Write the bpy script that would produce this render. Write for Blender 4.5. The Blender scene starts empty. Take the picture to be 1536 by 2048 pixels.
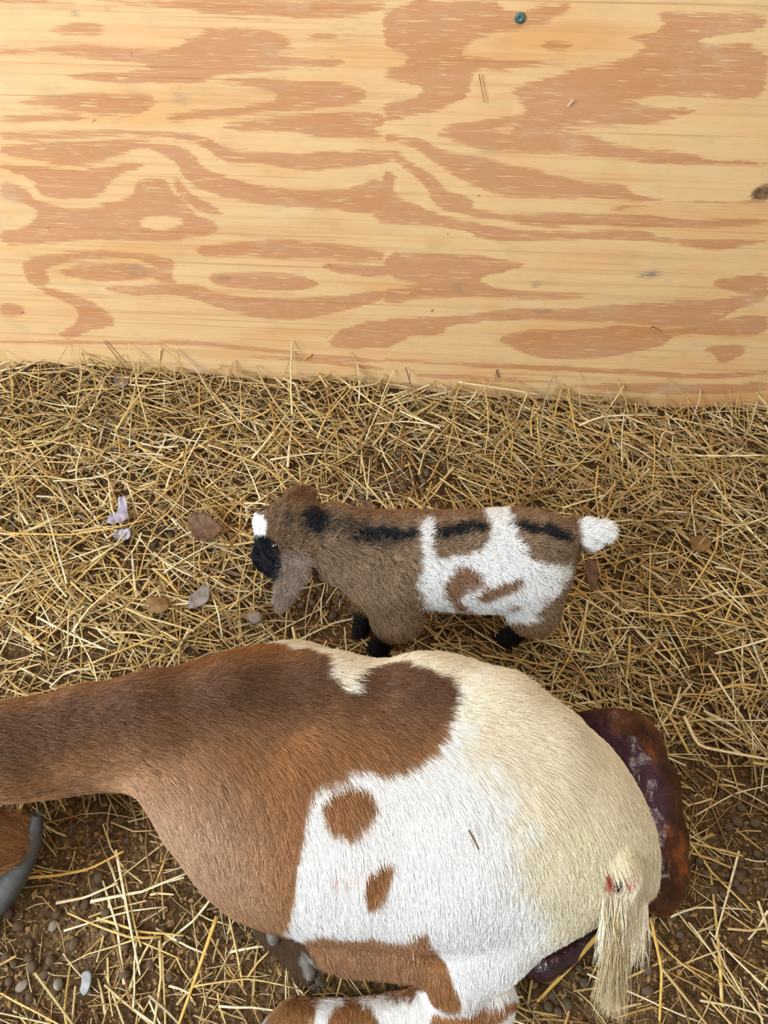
import bpy, math, random
import numpy as np
import openvdb as vdb
from mathutils import Vector, Matrix, Euler
from mathutils.bvhtree import BVHTree

rng = np.random.default_rng(7)
random.seed(7)
SC = bpy.context.scene
COL = SC.collection

# ------------------------------------------------------------------ camera, world, light, exposure
FPX = 1480.0                      # focal length in pixels of the 1536x2048 frame
CAM_H, CAM_D = 1.05, 0.925
PITCH, YAW = math.radians(57.5), math.radians(3.2)
camd = bpy.data.cameras.new('camera')
camd.sensor_fit = 'VERTICAL'; camd.sensor_height = 36.0
camd.lens = 36.0 * FPX / 2048.0
camd.clip_start = 0.02
cam = bpy.data.objects.new('camera', camd); COL.objects.link(cam)
cam.location = (0, -CAM_D, CAM_H)
cam.rotation_euler = (math.pi/2 - PITCH, 0, YAW)
SC.camera = cam
CR = np.array(Euler(cam.rotation_euler).to_matrix())
CP = np.array([0.0, -CAM_D, CAM_H])

SC.view_settings.view_transform = 'Standard'
SC.view_settings.look = 'None'
SC.view_settings.gamma = 1.0
SC.view_settings.use_curve_mapping = False
SC.view_settings.exposure = 0.0
SC.cycles.max_bounces = 5
SC.cycles.diffuse_bounces = 3
SC.cycles.glossy_bounces = 2
SC.cycles.transmission_bounces = 3
SC.cycles.transparent_max_bounces = 6

world = bpy.data.worlds.new('barn_daylight'); SC.world = world
world.use_nodes = True
wn = world.node_tree; wn.nodes.clear()
w_out = wn.nodes.new('ShaderNodeOutputWorld'); w_bg = wn.nodes.new('ShaderNodeBackground')
w_tc = wn.nodes.new('ShaderNodeTexCoord'); w_sep = wn.nodes.new('ShaderNodeSeparateXYZ')
w_ramp = wn.nodes.new('ShaderNodeValToRGB'); w_map = wn.nodes.new('ShaderNodeMapRange')
wn.links.new(w_tc.outputs['Generated'], w_sep.inputs[0])
wn.links.new(w_sep.outputs['X'], w_map.inputs['Value'])
w_map.inputs['From Min'].default_value = -1; w_map.inputs['From Max'].default_value = 1
wn.links.new(w_map.outputs[0], w_ramp.inputs[0])
w_ramp.color_ramp.elements[0].color = (0.90, 0.96, 1.0, 1)
w_ramp.color_ramp.elements[1].color = (0.78, 0.66, 0.48, 1)
wn.links.new(w_ramp.outputs[0], w_bg.inputs['Color'])
w_bg.inputs['Strength'].default_value = 0.34
wn.links.new(w_bg.outputs[0], w_out.inputs['Surface'])


def area(name, loc, target, size, size_y, power, color):
    l = bpy.data.lights.new(name, 'AREA'); l.shape = 'RECTANGLE'
    l.size = size; l.size_y = size_y; l.energy = power; l.color = color
    o = bpy.data.objects.new(name, l); COL.objects.link(o)
    o.location = loc
    o.rotation_euler = (Vector(target) - Vector(loc)).to_track_quat('-Z', 'Y').to_euler()
    return o


# daylight through the stall's open side, left of and behind the photographer
area('open_doorway_light', (-1.75, -1.75, 1.55), (0.0, -0.35, 0.1), 1.2, 1.2, 92, (0.84, 0.93, 1.0))
# warm fill lamp added overhead to brighten the stall and wall top
area('overhead_fill', (0.3, -0.9, 2.5), (0.1, -0.5, 0.0), 0.9, 0.9, 26, (1.0, 0.93, 0.80))


# ------------------------------------------------------------------ helpers
def ray(px, py):
    d = CR @ np.array([(px - 768.0) / FPX, -(py - 1024.0) / FPX, -1.0])
    return d / np.linalg.norm(d)


def at(px, py, z=0.0):
    """world point seen at photo position (px, py) at height z"""
    d = ray(px, py)
    return CP + d * ((z - CP[2]) / d[2])


def at_wall(px, py, y=0.0):
    d = ray(px, py)
    return CP + d * ((y - CP[1]) / d[1])


def to_px(P):
    P = np.atleast_2d(P)
    q = (P - CP) @ CR
    return np.stack([768 + FPX * q[:, 0] / -q[:, 2], 1024 - FPX * q[:, 1] / -q[:, 2]], 1)


def tag(o, label=None, cat=None, group=None, kind=None):
    if label: o['label'] = label
    if cat: o['category'] = cat
    if group: o['group'] = group
    if kind: o['kind'] = kind
    return o


def link(o, parent=None):
    COL.objects.link(o)
    if parent is not None: o.parent = parent
    return o


def mesh_obj(name, V, F, mat=None, parent=None, smooth=True, colors=None):
    me = bpy.data.meshes.new(name)
    V = np.asarray(V, dtype=np.float32)
    if isinstance(F, np.ndarray):
        n, k = F.shape
        me.vertices.add(len(V)); me.vertices.foreach_set('co', V.ravel())
        me.loops.add(n * k); me.loops.foreach_set('vertex_index', F.astype(np.int32).ravel())
        me.polygons.add(n); me.polygons.foreach_set('loop_start', np.arange(0, n * k, k, dtype=np.int32))
        me.update(calc_edges=True)
    else:
        me.from_pydata([tuple(map(float, v)) for v in V], [], F)
    me.validate()
    me.polygons.foreach_set('use_smooth', np.full(len(me.polygons), smooth))
    if colors is not None:
        for cname, arr in colors.items():
            if arr.ndim == 1:
                a = me.attributes.new(cname, 'FLOAT', 'POINT'); a.data.foreach_set('value', arr.astype(np.float32))
            else:
                a = me.attributes.new(cname, 'FLOAT_COLOR', 'POINT')
                c4 = np.ones((len(V), 4), np.float32); c4[:, :3] = arr
                a.data.foreach_set('color', c4.ravel())
    if mat: me.materials.append(mat)
    me.update()
    o = bpy.data.objects.new(name, me)
    return link(o, parent)


def lin(r, g, b):
    f = lambda c: ((c/255 + 0.055)/1.055)**2.4 if c > 10 else c/255/12.92
    return np.array([f(r), f(g), f(b)])


class NT:
    """small node-tree builder"""
    def __init__(s, name, rough=0.7, spec=0.3):
        s.m = bpy.data.materials.new(name); s.m.use_nodes = True
        s.t = s.m.node_tree; s.t.nodes.clear()
        s.out = s.t.nodes.new('ShaderNodeOutputMaterial')
        s.b = s.t.nodes.new('ShaderNodeBsdfPrincipled')
        s.b.inputs['Roughness'].default_value = rough
        s.b.inputs['Specular IOR Level'].default_value = spec
        s.l(s.b.outputs[0], s.out.inputs['Surface'])

    def l(s, a, b): s.t.links.new(a, b)

    def n(s, t, **kw):
        nd = s.t.nodes.new(t)
        for k, v in kw.items():
            if k in nd.inputs: nd.inputs[k].default_value = v
            else: setattr(nd, k, v)
        return nd

    def coord(s, scale=(1, 1, 1), kind='Object'):
        tc = s.n('ShaderNodeTexCoord'); mp = s.n('ShaderNodeMapping')
        mp.inputs['Scale'].default_value = scale
        s.l(tc.outputs[kind], mp.inputs[0]); return mp.outputs[0]

    def noise(s, vec, scale, detail=3, rough=0.5):
        nd = s.n('ShaderNodeTexNoise'); nd.inputs['Scale'].default_value = scale
        nd.inputs['Detail'].default_value = detail; nd.inputs['Roughness'].default_value = rough
        s.l(vec, nd.inputs['Vector']); return nd.outputs['Fac']

    def attr(s, name, kind='GEOMETRY'):
        a = s.n('ShaderNodeAttribute'); a.attribute_name = name; a.attribute_type = kind; return a

    def math(s, op, a, b=None, c=None, clamp=False):
        nd = s.n('ShaderNodeMath'); nd.operation = op; nd.use_clamp = clamp
        for i, v in enumerate((a, b, c)):
            if v is None: continue
            if isinstance(v, (int, float)): nd.inputs[i].default_value = v
            else: s.l(v, nd.inputs[i])
        return nd.outputs[0]

    def ramp(s, fac, stops):
        nd = s.n('ShaderNodeValToRGB'); cr = nd.color_ramp
        while len(cr.elements) < len(stops): cr.elements.new(0.5)
        for e, (p, c) in zip(cr.elements, stops):
            e.position = p; e.color = (*c, 1) if len(c) == 3 else c
        s.l(fac, nd.inputs[0]); return nd.outputs[0]

    def mix(s, fac, a, b, mode='MIX'):
        nd = s.n('ShaderNodeMix'); nd.data_type = 'RGBA'; nd.blend_type = mode
        for sock, v in ((nd.inputs[0], fac), (nd.inputs[6], a), (nd.inputs[7], b)):
            if isinstance(v, (int, float)): sock.default_value = v
            elif isinstance(v, (tuple, list, np.ndarray)): sock.default_value = (*[float(q) for q in v[:3]], 1)
            else: s.l(v, sock)
        return nd.outputs[2]

    def bump(s, h, strength=0.3, dist=0.001):
        nd = s.n('ShaderNodeBump'); nd.inputs['Strength'].default_value = strength
        nd.inputs['Distance'].default_value = dist
        s.l(h, nd.inputs['Height']); s.l(nd.outputs[0], s.b.inputs['Normal'])


def sdf_poly(P, poly):
    """signed distance (negative inside) of 2-D points P to a polygon"""
    poly = np.asarray(poly, float); n = len(poly)
    d = np.full(len(P), 1e9); ins = np.zeros(len(P), bool)
    for i in range(n):
        a, b = poly[i], poly[(i + 1) % n]
        e = b - a; w = P - a
        t = np.clip((w @ e) / max(e @ e, 1e-12), 0, 1)
        q = w - t[:, None] * e
        d = np.minimum(d, (q * q).sum(1))
        c = (a[1] > P[:, 1]) != (b[1] > P[:, 1])
        with np.errstate(divide='ignore', invalid='ignore'):
            xi = a[0] + (P[:, 1] - a[1]) * e[0] / (e[1] if e[1] else 1e-12)
        ins ^= c & (P[:, 0] < xi)
    d = np.sqrt(d)
    return np.where(ins, -d, d)


def chaikin(poly, it=2):
    p = np.asarray(poly, float)
    for _ in range(it):
        q = np.roll(p, -1, 0)
        p = np.stack([0.75*p + 0.25*q, 0.25*p + 0.75*q], 1).reshape(-1, 2)
    return p


def sstep(a, b, x):
    t = np.clip((x - a) / (b - a), 0, 1); return t*t*(3 - 2*t)


def vnoise(P, scale, seed=0):
    """cheap smooth value noise for arrays of points, about -1..1"""
    r = np.random.default_rng(seed)
    out = np.zeros(len(P))
    for k in range(6):
        w = r.normal(size=P.shape[1]); w /= np.linalg.norm(w)
        out += np.sin((P @ w) * scale * (0.6 + 0.35*k) * 2 + r.uniform(0, 6.28))
    return out / 3.0


# ------------------------------------------------------------------ the setting: plywood wall
DARK = [
 [(0,2),(200,6),(330,12),(420,30),(560,38),(700,35),(768,20),(768,0),(0,0)],
 [(90,62),(130,50),(160,43),(210,50),(208,65),(150,70),(110,68)],
 [(0,92),(60,95),(110,90),(200,92),(300,100),(350,100),(400,60),(480,55),(540,60),(590,82),(560,92),(600,100),(540,108),(600,118),(680,115),(690,125),(640,135),(560,135),(520,145),(430,150),(400,168),(300,170),(160,160),(110,150),(300,140),(290,125),(200,120),(110,110),(0,108)],
 [(600,75),(650,65),(680,70),(670,78),(620,80)],
 [(30,210),(60,195),(130,185),(300,187),(312,200),(305,220),(260,232),(200,232),(140,222),(100,212)],
 [(330,228),(420,218),(540,205),(555,190),(530,180),(470,172),(420,160),(560,155),(590,165),(640,158),(700,170),(732,180),(730,200),(700,215),(640,218),(560,225),(470,230),(400,240),(340,245)],
 [(0,262),(80,265),(180,258),(330,262),(410,272),(450,296),(520,306),(640,306),(768,302),(790,300),(800,312),(768,325),(700,335),(620,345),(560,335),(510,325),(470,330),(440,320),(420,300),(380,282),(300,272),(180,272),(60,280),(0,278)],
 [(430,252),(520,236),(620,228),(768,222),(768,250),(745,258),(768,268),(760,278),(640,275),(590,268),(500,262)],
 [(0,232),(60,228),(150,228),(180,238),(120,245),(60,243),(0,246)],
 [(0,290),(120,283),(250,278),(340,288),(390,305),(400,330),(430,345),(470,360),(520,372),(600,382),(700,378),(768,350),(768,420),(740,432),(700,420),(600,415),(520,408),(460,400),(420,385),(385,370),(365,350),(345,320),(310,302),(270,295),(240,310),(200,325),(150,335),(90,325),(0,308)],
 [(0,325),(60,335),(130,340),(200,338),(260,325),(290,330),(275,340),(240,350),(220,365),(212,385),(180,398),(120,400),(90,395),(75,380),(60,355),(0,335)],
 [(0,360),(50,375),(65,395),(90,408),(150,420),(210,408),(260,395),(270,385),(268,365),(300,352),(335,360),(345,385),(370,405),(385,425),(420,440),(440,455),(430,465),(390,475),(340,485),(270,480),(180,478),(90,488),(0,490),(0,460),(50,455),(80,430),(60,410),(0,400)],
 [(352,350),(378,385),(440,420),(450,432),(400,425),(370,400),(345,375)],
 [(40,530),(70,510),(180,500),(270,505),(360,520),(340,550),(360,570),(300,560),(320,545),(290,520),(200,515),(120,525),(90,540),(100,555),(90,580),(60,570)],
 [(110,540),(180,525),(300,530),(330,545),(290,560),(220,565),(140,555)],
 [(400,490),(480,485),(560,478),(768,498),(768,522),(740,523),(640,515),(550,518),(480,510),(420,515),(390,505)],
 [(640,525),(768,530),(800,540),(768,555),(700,550),(650,540)],
 [(430,545),(500,542),(600,548),(650,570),(600,582),(500,580),(430,570),(415,555)],
 [(200,575),(260,572),(400,565),(430,588),(560,598),(700,590),(768,578),(768,600),(700,620),(600,640),(520,640),(440,615),(360,590),(240,590)],
 [(0,605),(40,610),(55,625),(40,632),(0,632)],
 [(80,570),(150,590),(200,610),(240,650),(180,660),(140,680),(110,670),(160,640),(150,610),(90,590)],
 [(680,660),(740,640),(790,645),(830,665),(800,690),(700,700),(650,690)],
 [(0,680),(200,682),(400,680),(560,700),(768,720),(768,728),(560,708),(380,690),(200,690),(0,686)],
 [(500,710),(640,715),(768,735),(768,742),(620,725),(500,716)],
 [(768,0),(990,0),(1000,15),(1020,22),(1130,5),(1150,10),(1110,40),(1050,58),(1000,66),(950,75),(945,90),(925,100),(925,115),(1000,118),(1070,122),(1150,124),(1060,134),(1010,142),(950,138),(945,165),(935,185),(920,205),(870,225),(810,232),(768,242),(768,205),(830,200),(850,175),(800,165),(768,155),(768,140),(810,130),(815,110),(768,100)],
 [(1085,85),(1120,80),(1150,90),(1130,105),(1090,100)],
 [(1310,20),(1400,30),(1536,25),(1536,60),(1400,72),(1400,92),(1536,86),(1536,198),(1450,196),(1350,190),(1290,194),(1266,205),(1290,214),(1390,218),(1380,228),(1330,232),(1360,240),(1270,250),(1180,252),(1090,262),(1200,272),(1205,285),(1300,298),(1380,308),(1440,325),(1536,322),(1536,332),(1440,328),(1330,330),(1230,318),(1130,310),(1020,306),(960,300),(890,275),(870,262),(900,250),(1000,235),(1060,225),(1040,200),(1020,180),(1060,165),(1150,140),(1250,120),(1300,90),(1250,70),(1330,60)],
 [(768,265),(820,270),(860,285),(880,300),(960,315),(1000,325),(1060,335),(1120,350),(1180,368),(1250,366),(1260,385),(1310,398),(1400,404),(1536,402),(1536,410),(1400,405),(1250,402),(1150,395),(1020,395),(950,375),(900,345),(860,320),(835,300),(800,285),(768,280)],
 [(768,300),(800,300),(825,330),(870,350),(885,375),(950,400),(940,415),(1000,428),(1060,428),(1180,425),(1290,430),(1320,435),(1440,440),(1536,435),(1536,452),(1400,455),(1320,452),(1290,455),(1180,450),(1080,455),(1000,440),(900,425),(865,405),(850,370),(820,345),(790,320),(768,312)],
 [(768,340),(790,350),(793,365),(780,380),(800,395),(830,405),(860,425),(920,440),(1000,455),(1080,463),(1180,462),(1290,458),(1320,475),(1400,480),(1536,478),(1536,482),(1450,500),(1400,498),(1340,484),(1200,478),(1100,478),(1010,485),(960,478),(930,460),(860,450),(768,448),(740,430)],
 [(1215,418),(1260,412),(1300,418),(1250,420)],
 [(768,505),(850,505),(950,508),(1010,520),(1060,530),(1000,545),(950,560),(1000,580),(1100,585),(1190,592),(1100,600),(950,595),(850,595),(768,610),(768,575),(800,575),(850,568),(768,555)],
 [(768,635),(900,635),(1000,618),(1100,620),(1250,608),(1400,600),(1500,590),(1536,580),(1536,600),(1480,615),(1440,640),(1380,655),(1300,655),(1250,645),(1120,640),(1000,640),(900,650),(880,670),(820,672),(768,655)],
 [(990,678),(1040,660),(1150,660),(1250,650),(1330,660),(1400,650),(1536,620),(1536,670),(1450,672),(1350,668),(1330,690),(1290,700),(1200,718),(1120,720),(1060,712),(1020,695)],
 [(1400,695),(1470,688),(1495,695),(1480,715),(1440,730),(1430,710)],
 [(1420,560),(1470,555),(1536,545),(1536,590),(1470,585),(1430,575)],
 [(768,715),(900,725),(1100,730),(1300,740),(1400,750),(1536,742),(1536,750),(1400,760),(1250,748),(1000,738),(768,722)],
 [(1100,770),(1300,765),(1450,770),(1536,760),(1536,785),(1400,790),(1250,785)],
 [(820,745),(960,750),(1150,765),(1000,765),(850,755)],
]
PALE = [[(270,445),(300,432),(350,432),(372,447),(340,460),(300,458)],
        [(985,262),(1000,258),(1030,260),(1010,268)]]


def build_wall():
    nx, nz = 560, 250
    xs = np.linspace(-1.15, 1.15, nx); zs = np.linspace(-0.03, 1.22, nz)
    X, Z = np.meshgrid(xs, zs)
    P = np.stack([X.ravel(), Z.ravel()], 1)
    field = np.full(len(P), 1e9)
    # panel-plane coordinates of every earlywood patch
    pw = lambda q: np.array([at_wall(*p)[[0, 2]] for p in q])
    for poly in DARK:
        field = np.minimum(field, sdf_poly(P, chaikin(pw(poly), 1)))
    for poly in PALE:
        field = np.maximum(field, -sdf_poly(P, chaikin(pw(poly), 1)))
    field = np.clip(field, -0.02, 0.02)
    # beyond the part the photo shows: same kind of figure, made up
    u = P.copy(); u[:, 0] *= 0.35
    band = 0.014 * np.sin(P[:, 1]*75 + 2.2*vnoise(u, 7, 3) + 1.2*vnoise(u, 15, 5)) + 0.003
    q = to_px(np.stack([P[:, 0], np.zeros(len(P)), P[:, 1]], 1))
    outside = np.maximum.reduce([-q[:, 0], q[:, 0]-1536, -q[:, 1]])
    t = sstep(-5, 40, outside)
    field = field*(1-t) + band*t
    # grey scuffs and a knot, where they stand on the board
    stain = np.zeros(len(P))
    for (px, py, rx, rz, s) in [(1300,548,26,8,1),(1285,556,18,5,.8),(920,573,20,8,.6),(1073,569,10,8,.8),(1085,622,22,5,.9),
                                (448,556,14,4,.9),(270,540,30,14,.35),(915,580,12,6,.5),(360,195,30,20,.25),(150,25,12,6,.8),(215,20,5,12,.4),
                                (700,60,60,30,.18),(995,700,4,9,0)]:
        c = at_wall(px, py)[[0, 2]]; ex = at_wall(px+rx, py)[0]-c[0]; ez = abs(at_wall(px, py+rz)[2]-c[1])
        stain = np.maximum(stain, s*sstep(1.3, 0.3, np.hypot((P[:, 0]-c[0])/ex, (P[:, 1]-c[1])/ez)))
    kc = at_wall(1526, 386)[[0, 2]]
    knot = sstep(1.15, 0.85, np.hypot((P[:, 0]-kc[0])/0.0145, (P[:, 1]-kc[1])/0.0125))
    V = np.stack([P[:, 0], np.zeros(len(P)), P[:, 1]], 1)
    i = np.arange(nx*nz).reshape(nz, nx)
    F = np.stack([i[:-1, :-1], i[:-1, 1:], i[1:, 1:], i[1:, :-1]], -1).reshape(-1, 4)
    # give the sheet its thickness: back face and rim
    rim = np.concatenate([i[0, :], i[1:, -1], i[-1, -2::-1], i[-2:0:-1, 0]])
    nb = len(V); back = V[rim] + np.array([0, 0.015, 0]); V = np.concatenate([V, back])
    m = len(rim); a = np.arange(m); b = (a+1) % m
    F2 = np.stack([rim[a], nb+a, nb+b, rim[b]], 1)
    F = np.concatenate([F, F2])
    z0 = lambda arr: np.concatenate([arr, np.zeros(m)])

    t = NT('plywood', 0.62, 0.25)
    fib = t.noise(t.coord((14, 14, 260)), 1.0, 4, 0.6)
    fib2 = t.noise(t.coord((45, 45, 900)), 1.0, 3, 0.6)
    soft = t.noise(t.coord((3, 3, 14)), 1.0, 3, 0.5)
    mott = t.noise(t.coord((18, 18, 26)), 1.0, 4, 0.6)
    fld = t.attr('grain').outputs['Fac']
    # ragged fibre edge on the patches, then threshold
    e = t.math('MULTIPLY', t.math('SUBTRACT', fib, 0.5), 0.022)
    e2 = t.math('MULTIPLY', t.math('SUBTRACT', fib2, 0.5), 0.010)
    f = t.math('ADD', t.math('ADD', fld, e), e2)
    dark = t.math('MULTIPLY_ADD', f, -420.0, 0.5, clamp=True)
    # latewood fades in: crisp at one side of a band, gradual and fibrous at the other
    fade = t.math('MULTIPLY_ADD', t.noise(t.coord((5, 5, 30)), 1.0, 4, 0.65), 2.6, -0.55, clamp=True)
    deep = t.math('MULTIPLY_ADD', f, -75.0, 0.55, clamp=True)
    dark = t.math('MULTIPLY', dark, t.math('MAXIMUM', t.math('MAXIMUM', fade, deep), 0.45))
    # a darker latewood rim just inside each patch edge
    rimv = t.math('MULTIPLY', t.math('SUBTRACT', 1.0, t.math('MULTIPLY', t.math('ABSOLUTE', t.math('ADD', f, 0.003)), 260.0, clamp=True), clamp=True), 0.35)
    light_c = t.ramp(soft, [(0.3, lin(232, 184, 132)), (0.5, lin(232, 194, 142)), (0.7, lin(226, 172, 112))])
    dark_c = t.ramp(soft, [(0.3, lin(200, 146, 104)), (0.5, lin(204, 150, 110)), (0.7, lin(196, 138, 90))])
    c = t.mix(dark, light_c, dark_c)
    c = t.mix(rimv, c, tuple(lin(196, 132, 84)))
    lines = t.noise(t.coord((2.2, 2.2, 120)), 1.0, 4, 0.65)
    c = t.mix(t.math('MULTIPLY', t.math('SUBTRACT', lines, 0.50, clamp=True), 2.6, clamp=True), c, tuple(lin(200, 142, 92)))
    c = t.mix(t.math('MULTIPLY', t.math('SUBTRACT', 0.42, lines, clamp=True), 2.4, clamp=True), c, tuple(lin(240, 206, 156)))
    streak = t.math('MULTIPLY', t.math('SUBTRACT', fib2, 0.60, clamp=True), 3.2, clamp=True)
    c = t.mix(t.math('MULTIPLY', streak, 0.75), c, tuple(lin(250, 222, 178)))
    fleck = t.noise(t.coord((22, 22, 640)), 1.0, 2, 0.5)
    c = t.mix(t.math('MULTIPLY', t.math('MULTIPLY', t.math('SUBTRACT', fleck, 0.62, clamp=True), 16, clamp=True), dark), c, tuple(lin(244, 208, 158)))
    tline = t.noise(t.coord((1.3, 1.3, 230)), 1.0, 3, 0.6)
    c = t.mix(t.math('MULTIPLY', t.math('MULTIPLY', t.math('SUBTRACT', tline, 0.60, clamp=True), 9, clamp=True), 0.55), c, tuple(lin(176, 116, 68)))
    smear = t.noise(t.coord((7, 7, 11)), 1.0, 5, 0.7)
    c = t.mix(t.math('MULTIPLY', t.math('SUBTRACT', smear, 0.56, clamp=True), 2.4, clamp=True), c, tuple(lin(226, 202, 172)))
    dstr = t.math('MULTIPLY', t.math('SUBTRACT', 0.40, fib2, clamp=True), 2.6, clamp=True)
    c = t.mix(dstr, c, tuple(lin(176, 118, 72)))
    c = t.mix(t.math('MULTIPLY', t.math('SUBTRACT', mott, 0.52, clamp=True), 1.6, clamp=True), c, tuple(lin(190, 158, 124)))
    st = t.attr('stain').outputs['Fac']
    fn = t.noise(t.coord((60, 60, 260)), 1.0, 3, 0.6)
    sm = t.math('MULTIPLY', st, t.math('MULTIPLY_ADD', fn, 4.0, -1.5, clamp=True))
    c = t.mix(sm, c, tuple(lin(112, 112, 108)))
    kn = t.attr('knot').outputs['Fac']
    kc2 = t.ramp(t.noise(t.coord((90, 90, 130)), 1.0, 4, 0.6), [(0.35, lin(96, 70, 52)), (0.65, lin(150, 118, 88))])
    c = t.mix(kn, c, kc2)
    speck = t.noise(t.coord((55, 55, 60)), 1.0, 2, 0.5)
    c = t.mix(t.math('MULTIPLY', t.math('SUBTRACT', speck, 0.735, clamp=True), 14.0, clamp=True), c, tuple(lin(120, 92, 70)))
    t.l(c, t.b.inputs['Base Color'])
    t.bump(fib2, 0.12, 0.0006)
    o = mesh_obj('wall_back', V, F, t.m, None, True, {'grain': z0(field), 'stain': z0(stain), 'knot': z0(knot)})
    tag(o, kind='structure')


build_wall()


# ------------------------------------------------------------------ the setting: dirt floor
def ground_z(x, y):
    x = np.asarray(x, float); y = np.asarray(y, float)
    P = np.stack([x.ravel(), y.ravel()], 1)
    h = 0.0045*vnoise(P, 9, 11) + 0.0022*vnoise(P, 28, 12) + 0.001*vnoise(P, 75, 13)
    bank = (0.034 + 0.012*vnoise(P, 22, 14))*sstep(-0.17, 0.0, P[:, 1])*sstep(0.40, -0.5, P[:, 0]) + 0.006*sstep(-0.12, 0, P[:, 1])
    return (h + bank).reshape(x.shape)


def build_floor():
    nx, ny = 460, 380
    xs = np.linspace(-1.15, 1.15, nx); ys = np.linspace(-1.75, 0.0, ny)
    X, Y = np.meshgrid(xs, ys)
    Z = ground_z(X, Y) + rng.normal(0, 0.0004, X.shape)
    V = np.stack([X.ravel(), Y.ravel(), Z.ravel()], 1)
    i = np.arange(nx*ny).reshape(ny, nx)
    F = np.stack([i[:-1, :-1], i[:-1, 1:], i[1:, 1:], i[1:, :-1]], -1).reshape(-1, 4)
    t = NT('packed_dirt', 0.95, 0.1)
    a = t.noise(t.coord(), 9, 4, 0.6); b = t.noise(t.coord(), 160, 4, 0.7); c3 = t.noise(t.coord(), 420, 3, 0.6)
    c = t.ramp(a, [(0.3, lin(88, 68, 46)), (0.5, lin(114, 91, 64)), (0.7, lin(136, 112, 80))])
    c = t.mix(t.math('MULTIPLY_ADD', b, 3.2, -1.2, clamp=True), tuple(lin(66, 47, 30)), c)
    c = t.mix(t.math('MULTIPLY', t.math('SUBTRACT', c3, 0.62, clamp=True), 7, clamp=True), c, tuple(lin(160, 132, 88)))
    t.l(c, t.b.inputs['Base Color'])
    t.bump(b, 0.9, 0.006)
    o = mesh_obj('floor', V, F, t.m, None, True)
    tag(o, kind='structure')


build_floor()


# ------------------------------------------------------------------ signed-distance sculpting
class Sculpt:
    def __init__(s, lo, hi, h):
        s.lo = np.array(lo, float); s.h = h
        n = np.ceil((np.array(hi) - s.lo) / h).astype(int) + 1
        ax = [(s.lo[k] + h*np.arange(n[k])).astype(np.float32) for k in range(3)]
        s.ax = ax
        s.X, s.Y, s.Z = np.meshgrid(*ax, indexing='ij')
        s.d = np.full(s.X.shape, 1.0, np.float32)

    def add(s, e, k=0.02, sl=None):
        d = s.d if sl is None else s.d[sl]
        if k <= 0: r = np.minimum(d, e)
        else:
            hh = np.clip(0.5 + 0.5*(d - e)/k, 0, 1)
            r = d*(1-hh) + e*hh - k*hh*(1-hh)
        if sl is None: s.d = r
        else: s.d[sl] = r

    def cut(s, e, k=0.01):
        hh = np.clip(0.5 - 0.5*(s.d + e)/k, 0, 1)
        s.d = s.d*(1-hh) + (-e)*hh + k*hh*(1-hh)

    def _win(s, lo, hi, pad):
        sl = []
        for a, l, h in zip(s.ax, lo, hi):
            i0 = int(np.searchsorted(a, l - pad)); i1 = int(np.searchsorted(a, h + pad))
            sl.append(slice(max(i0, 0), max(i1, i0+1)))
        return tuple(sl)

    def cone(s, a, b, ra, rb, k=0.02, flat=None):
        a = np.array(a, float); b = np.array(b, float); R = max(ra, rb)
        sl = s._win(np.minimum(a, b)-R, np.maximum(a, b)+R, k + 0.03)
        X, Y, Z = s.X[sl], s.Y[sl], s.Z[sl]
        e = b - a
        t = np.clip(((X-a[0])*e[0] + (Y-a[1])*e[1] + (Z-a[2])*e[2]) / max(e@e, 1e-9), 0, 1)
        d = np.sqrt((X-a[0]-t*e[0])**2 + (Y-a[1]-t*e[1])**2 + (Z-a[2]-t*e[2])**2) - (ra + t*(rb-ra))
        s.add(d.astype(np.float32), k, sl)

    def ell(s, c, r, rot=(0, 0, 0), k=0.02, cut=False, axes=None):
        c = np.array(c, float); r = np.array(r, float); R = r.max()
        M = np.array(Euler(rot).to_matrix()) if axes is None else axes
        sl = s._win(c-R, c+R, k + 0.03)
        q = np.stack([s.X[sl]-c[0], s.Y[sl]-c[1], s.Z[sl]-c[2]], -1) @ M
        k0 = np.sqrt(((q/r)**2).sum(-1)); k1 = np.sqrt(((q/(r*r))**2).sum(-1)) + 1e-6
        d = (k0*(k0-1)/k1).astype(np.float32)
        if cut:
            dd = s.d[sl]; hh = np.clip(0.5 - 0.5*(dd + d)/k, 0, 1)
            s.d[sl] = dd*(1-hh) - d*hh + k*hh*(1-hh)
        else: s.add(d, k, sl)

    def loft(s, xs, cy, cz, ry, rz, k=0.02, pw=2.0):
        """elliptic body running along X"""
        x = s.ax[0]; f = lambda v: np.interp(x, xs, v)[:, None, None]
        CY, CZ, RY, RZ = f(cy), f(cz), f(ry), f(rz)
        q = (np.abs((s.Y-CY)/RY)**pw + np.abs((s.Z-CZ)/RZ)**pw)**(1/pw)
        d = (q-1)*np.minimum(RY, RZ)
        ex = np.maximum(xs[0]-x, x-xs[-1])[:, None, None]
        d = np.where(ex > 0, np.sqrt(np.maximum(d, 0)**2 + ex**2), d)
        s.add(d.astype(np.float32), k)

    def mesh(s):
        g = vdb.FloatGrid(); g.background = 1.0
        g.copyFromArray(np.clip(s.d, -3*s.h, 3*s.h)/s.h)
        p, q = g.convertToQuads(isovalue=0.0)
        V = p*s.h + s.lo
        F = q.astype(np.int64)
        # relax the surface a little
        E = np.concatenate([F[:, [0, 1]], F[:, [1, 2]], F[:, [2, 3]], F[:, [3, 0]]])
        for _ in range(3):
            S = np.zeros_like(V); C = np.zeros(len(V))
            for a, b in ((0, 1), (1, 0)):
                np.add.at(S, E[:, a], V[E[:, b]]); np.add.at(C, E[:, a], 1)
            V = V*0.4 + 0.6*S/np.maximum(C, 1)[:, None]
        return V.astype(np.float64), F


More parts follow.
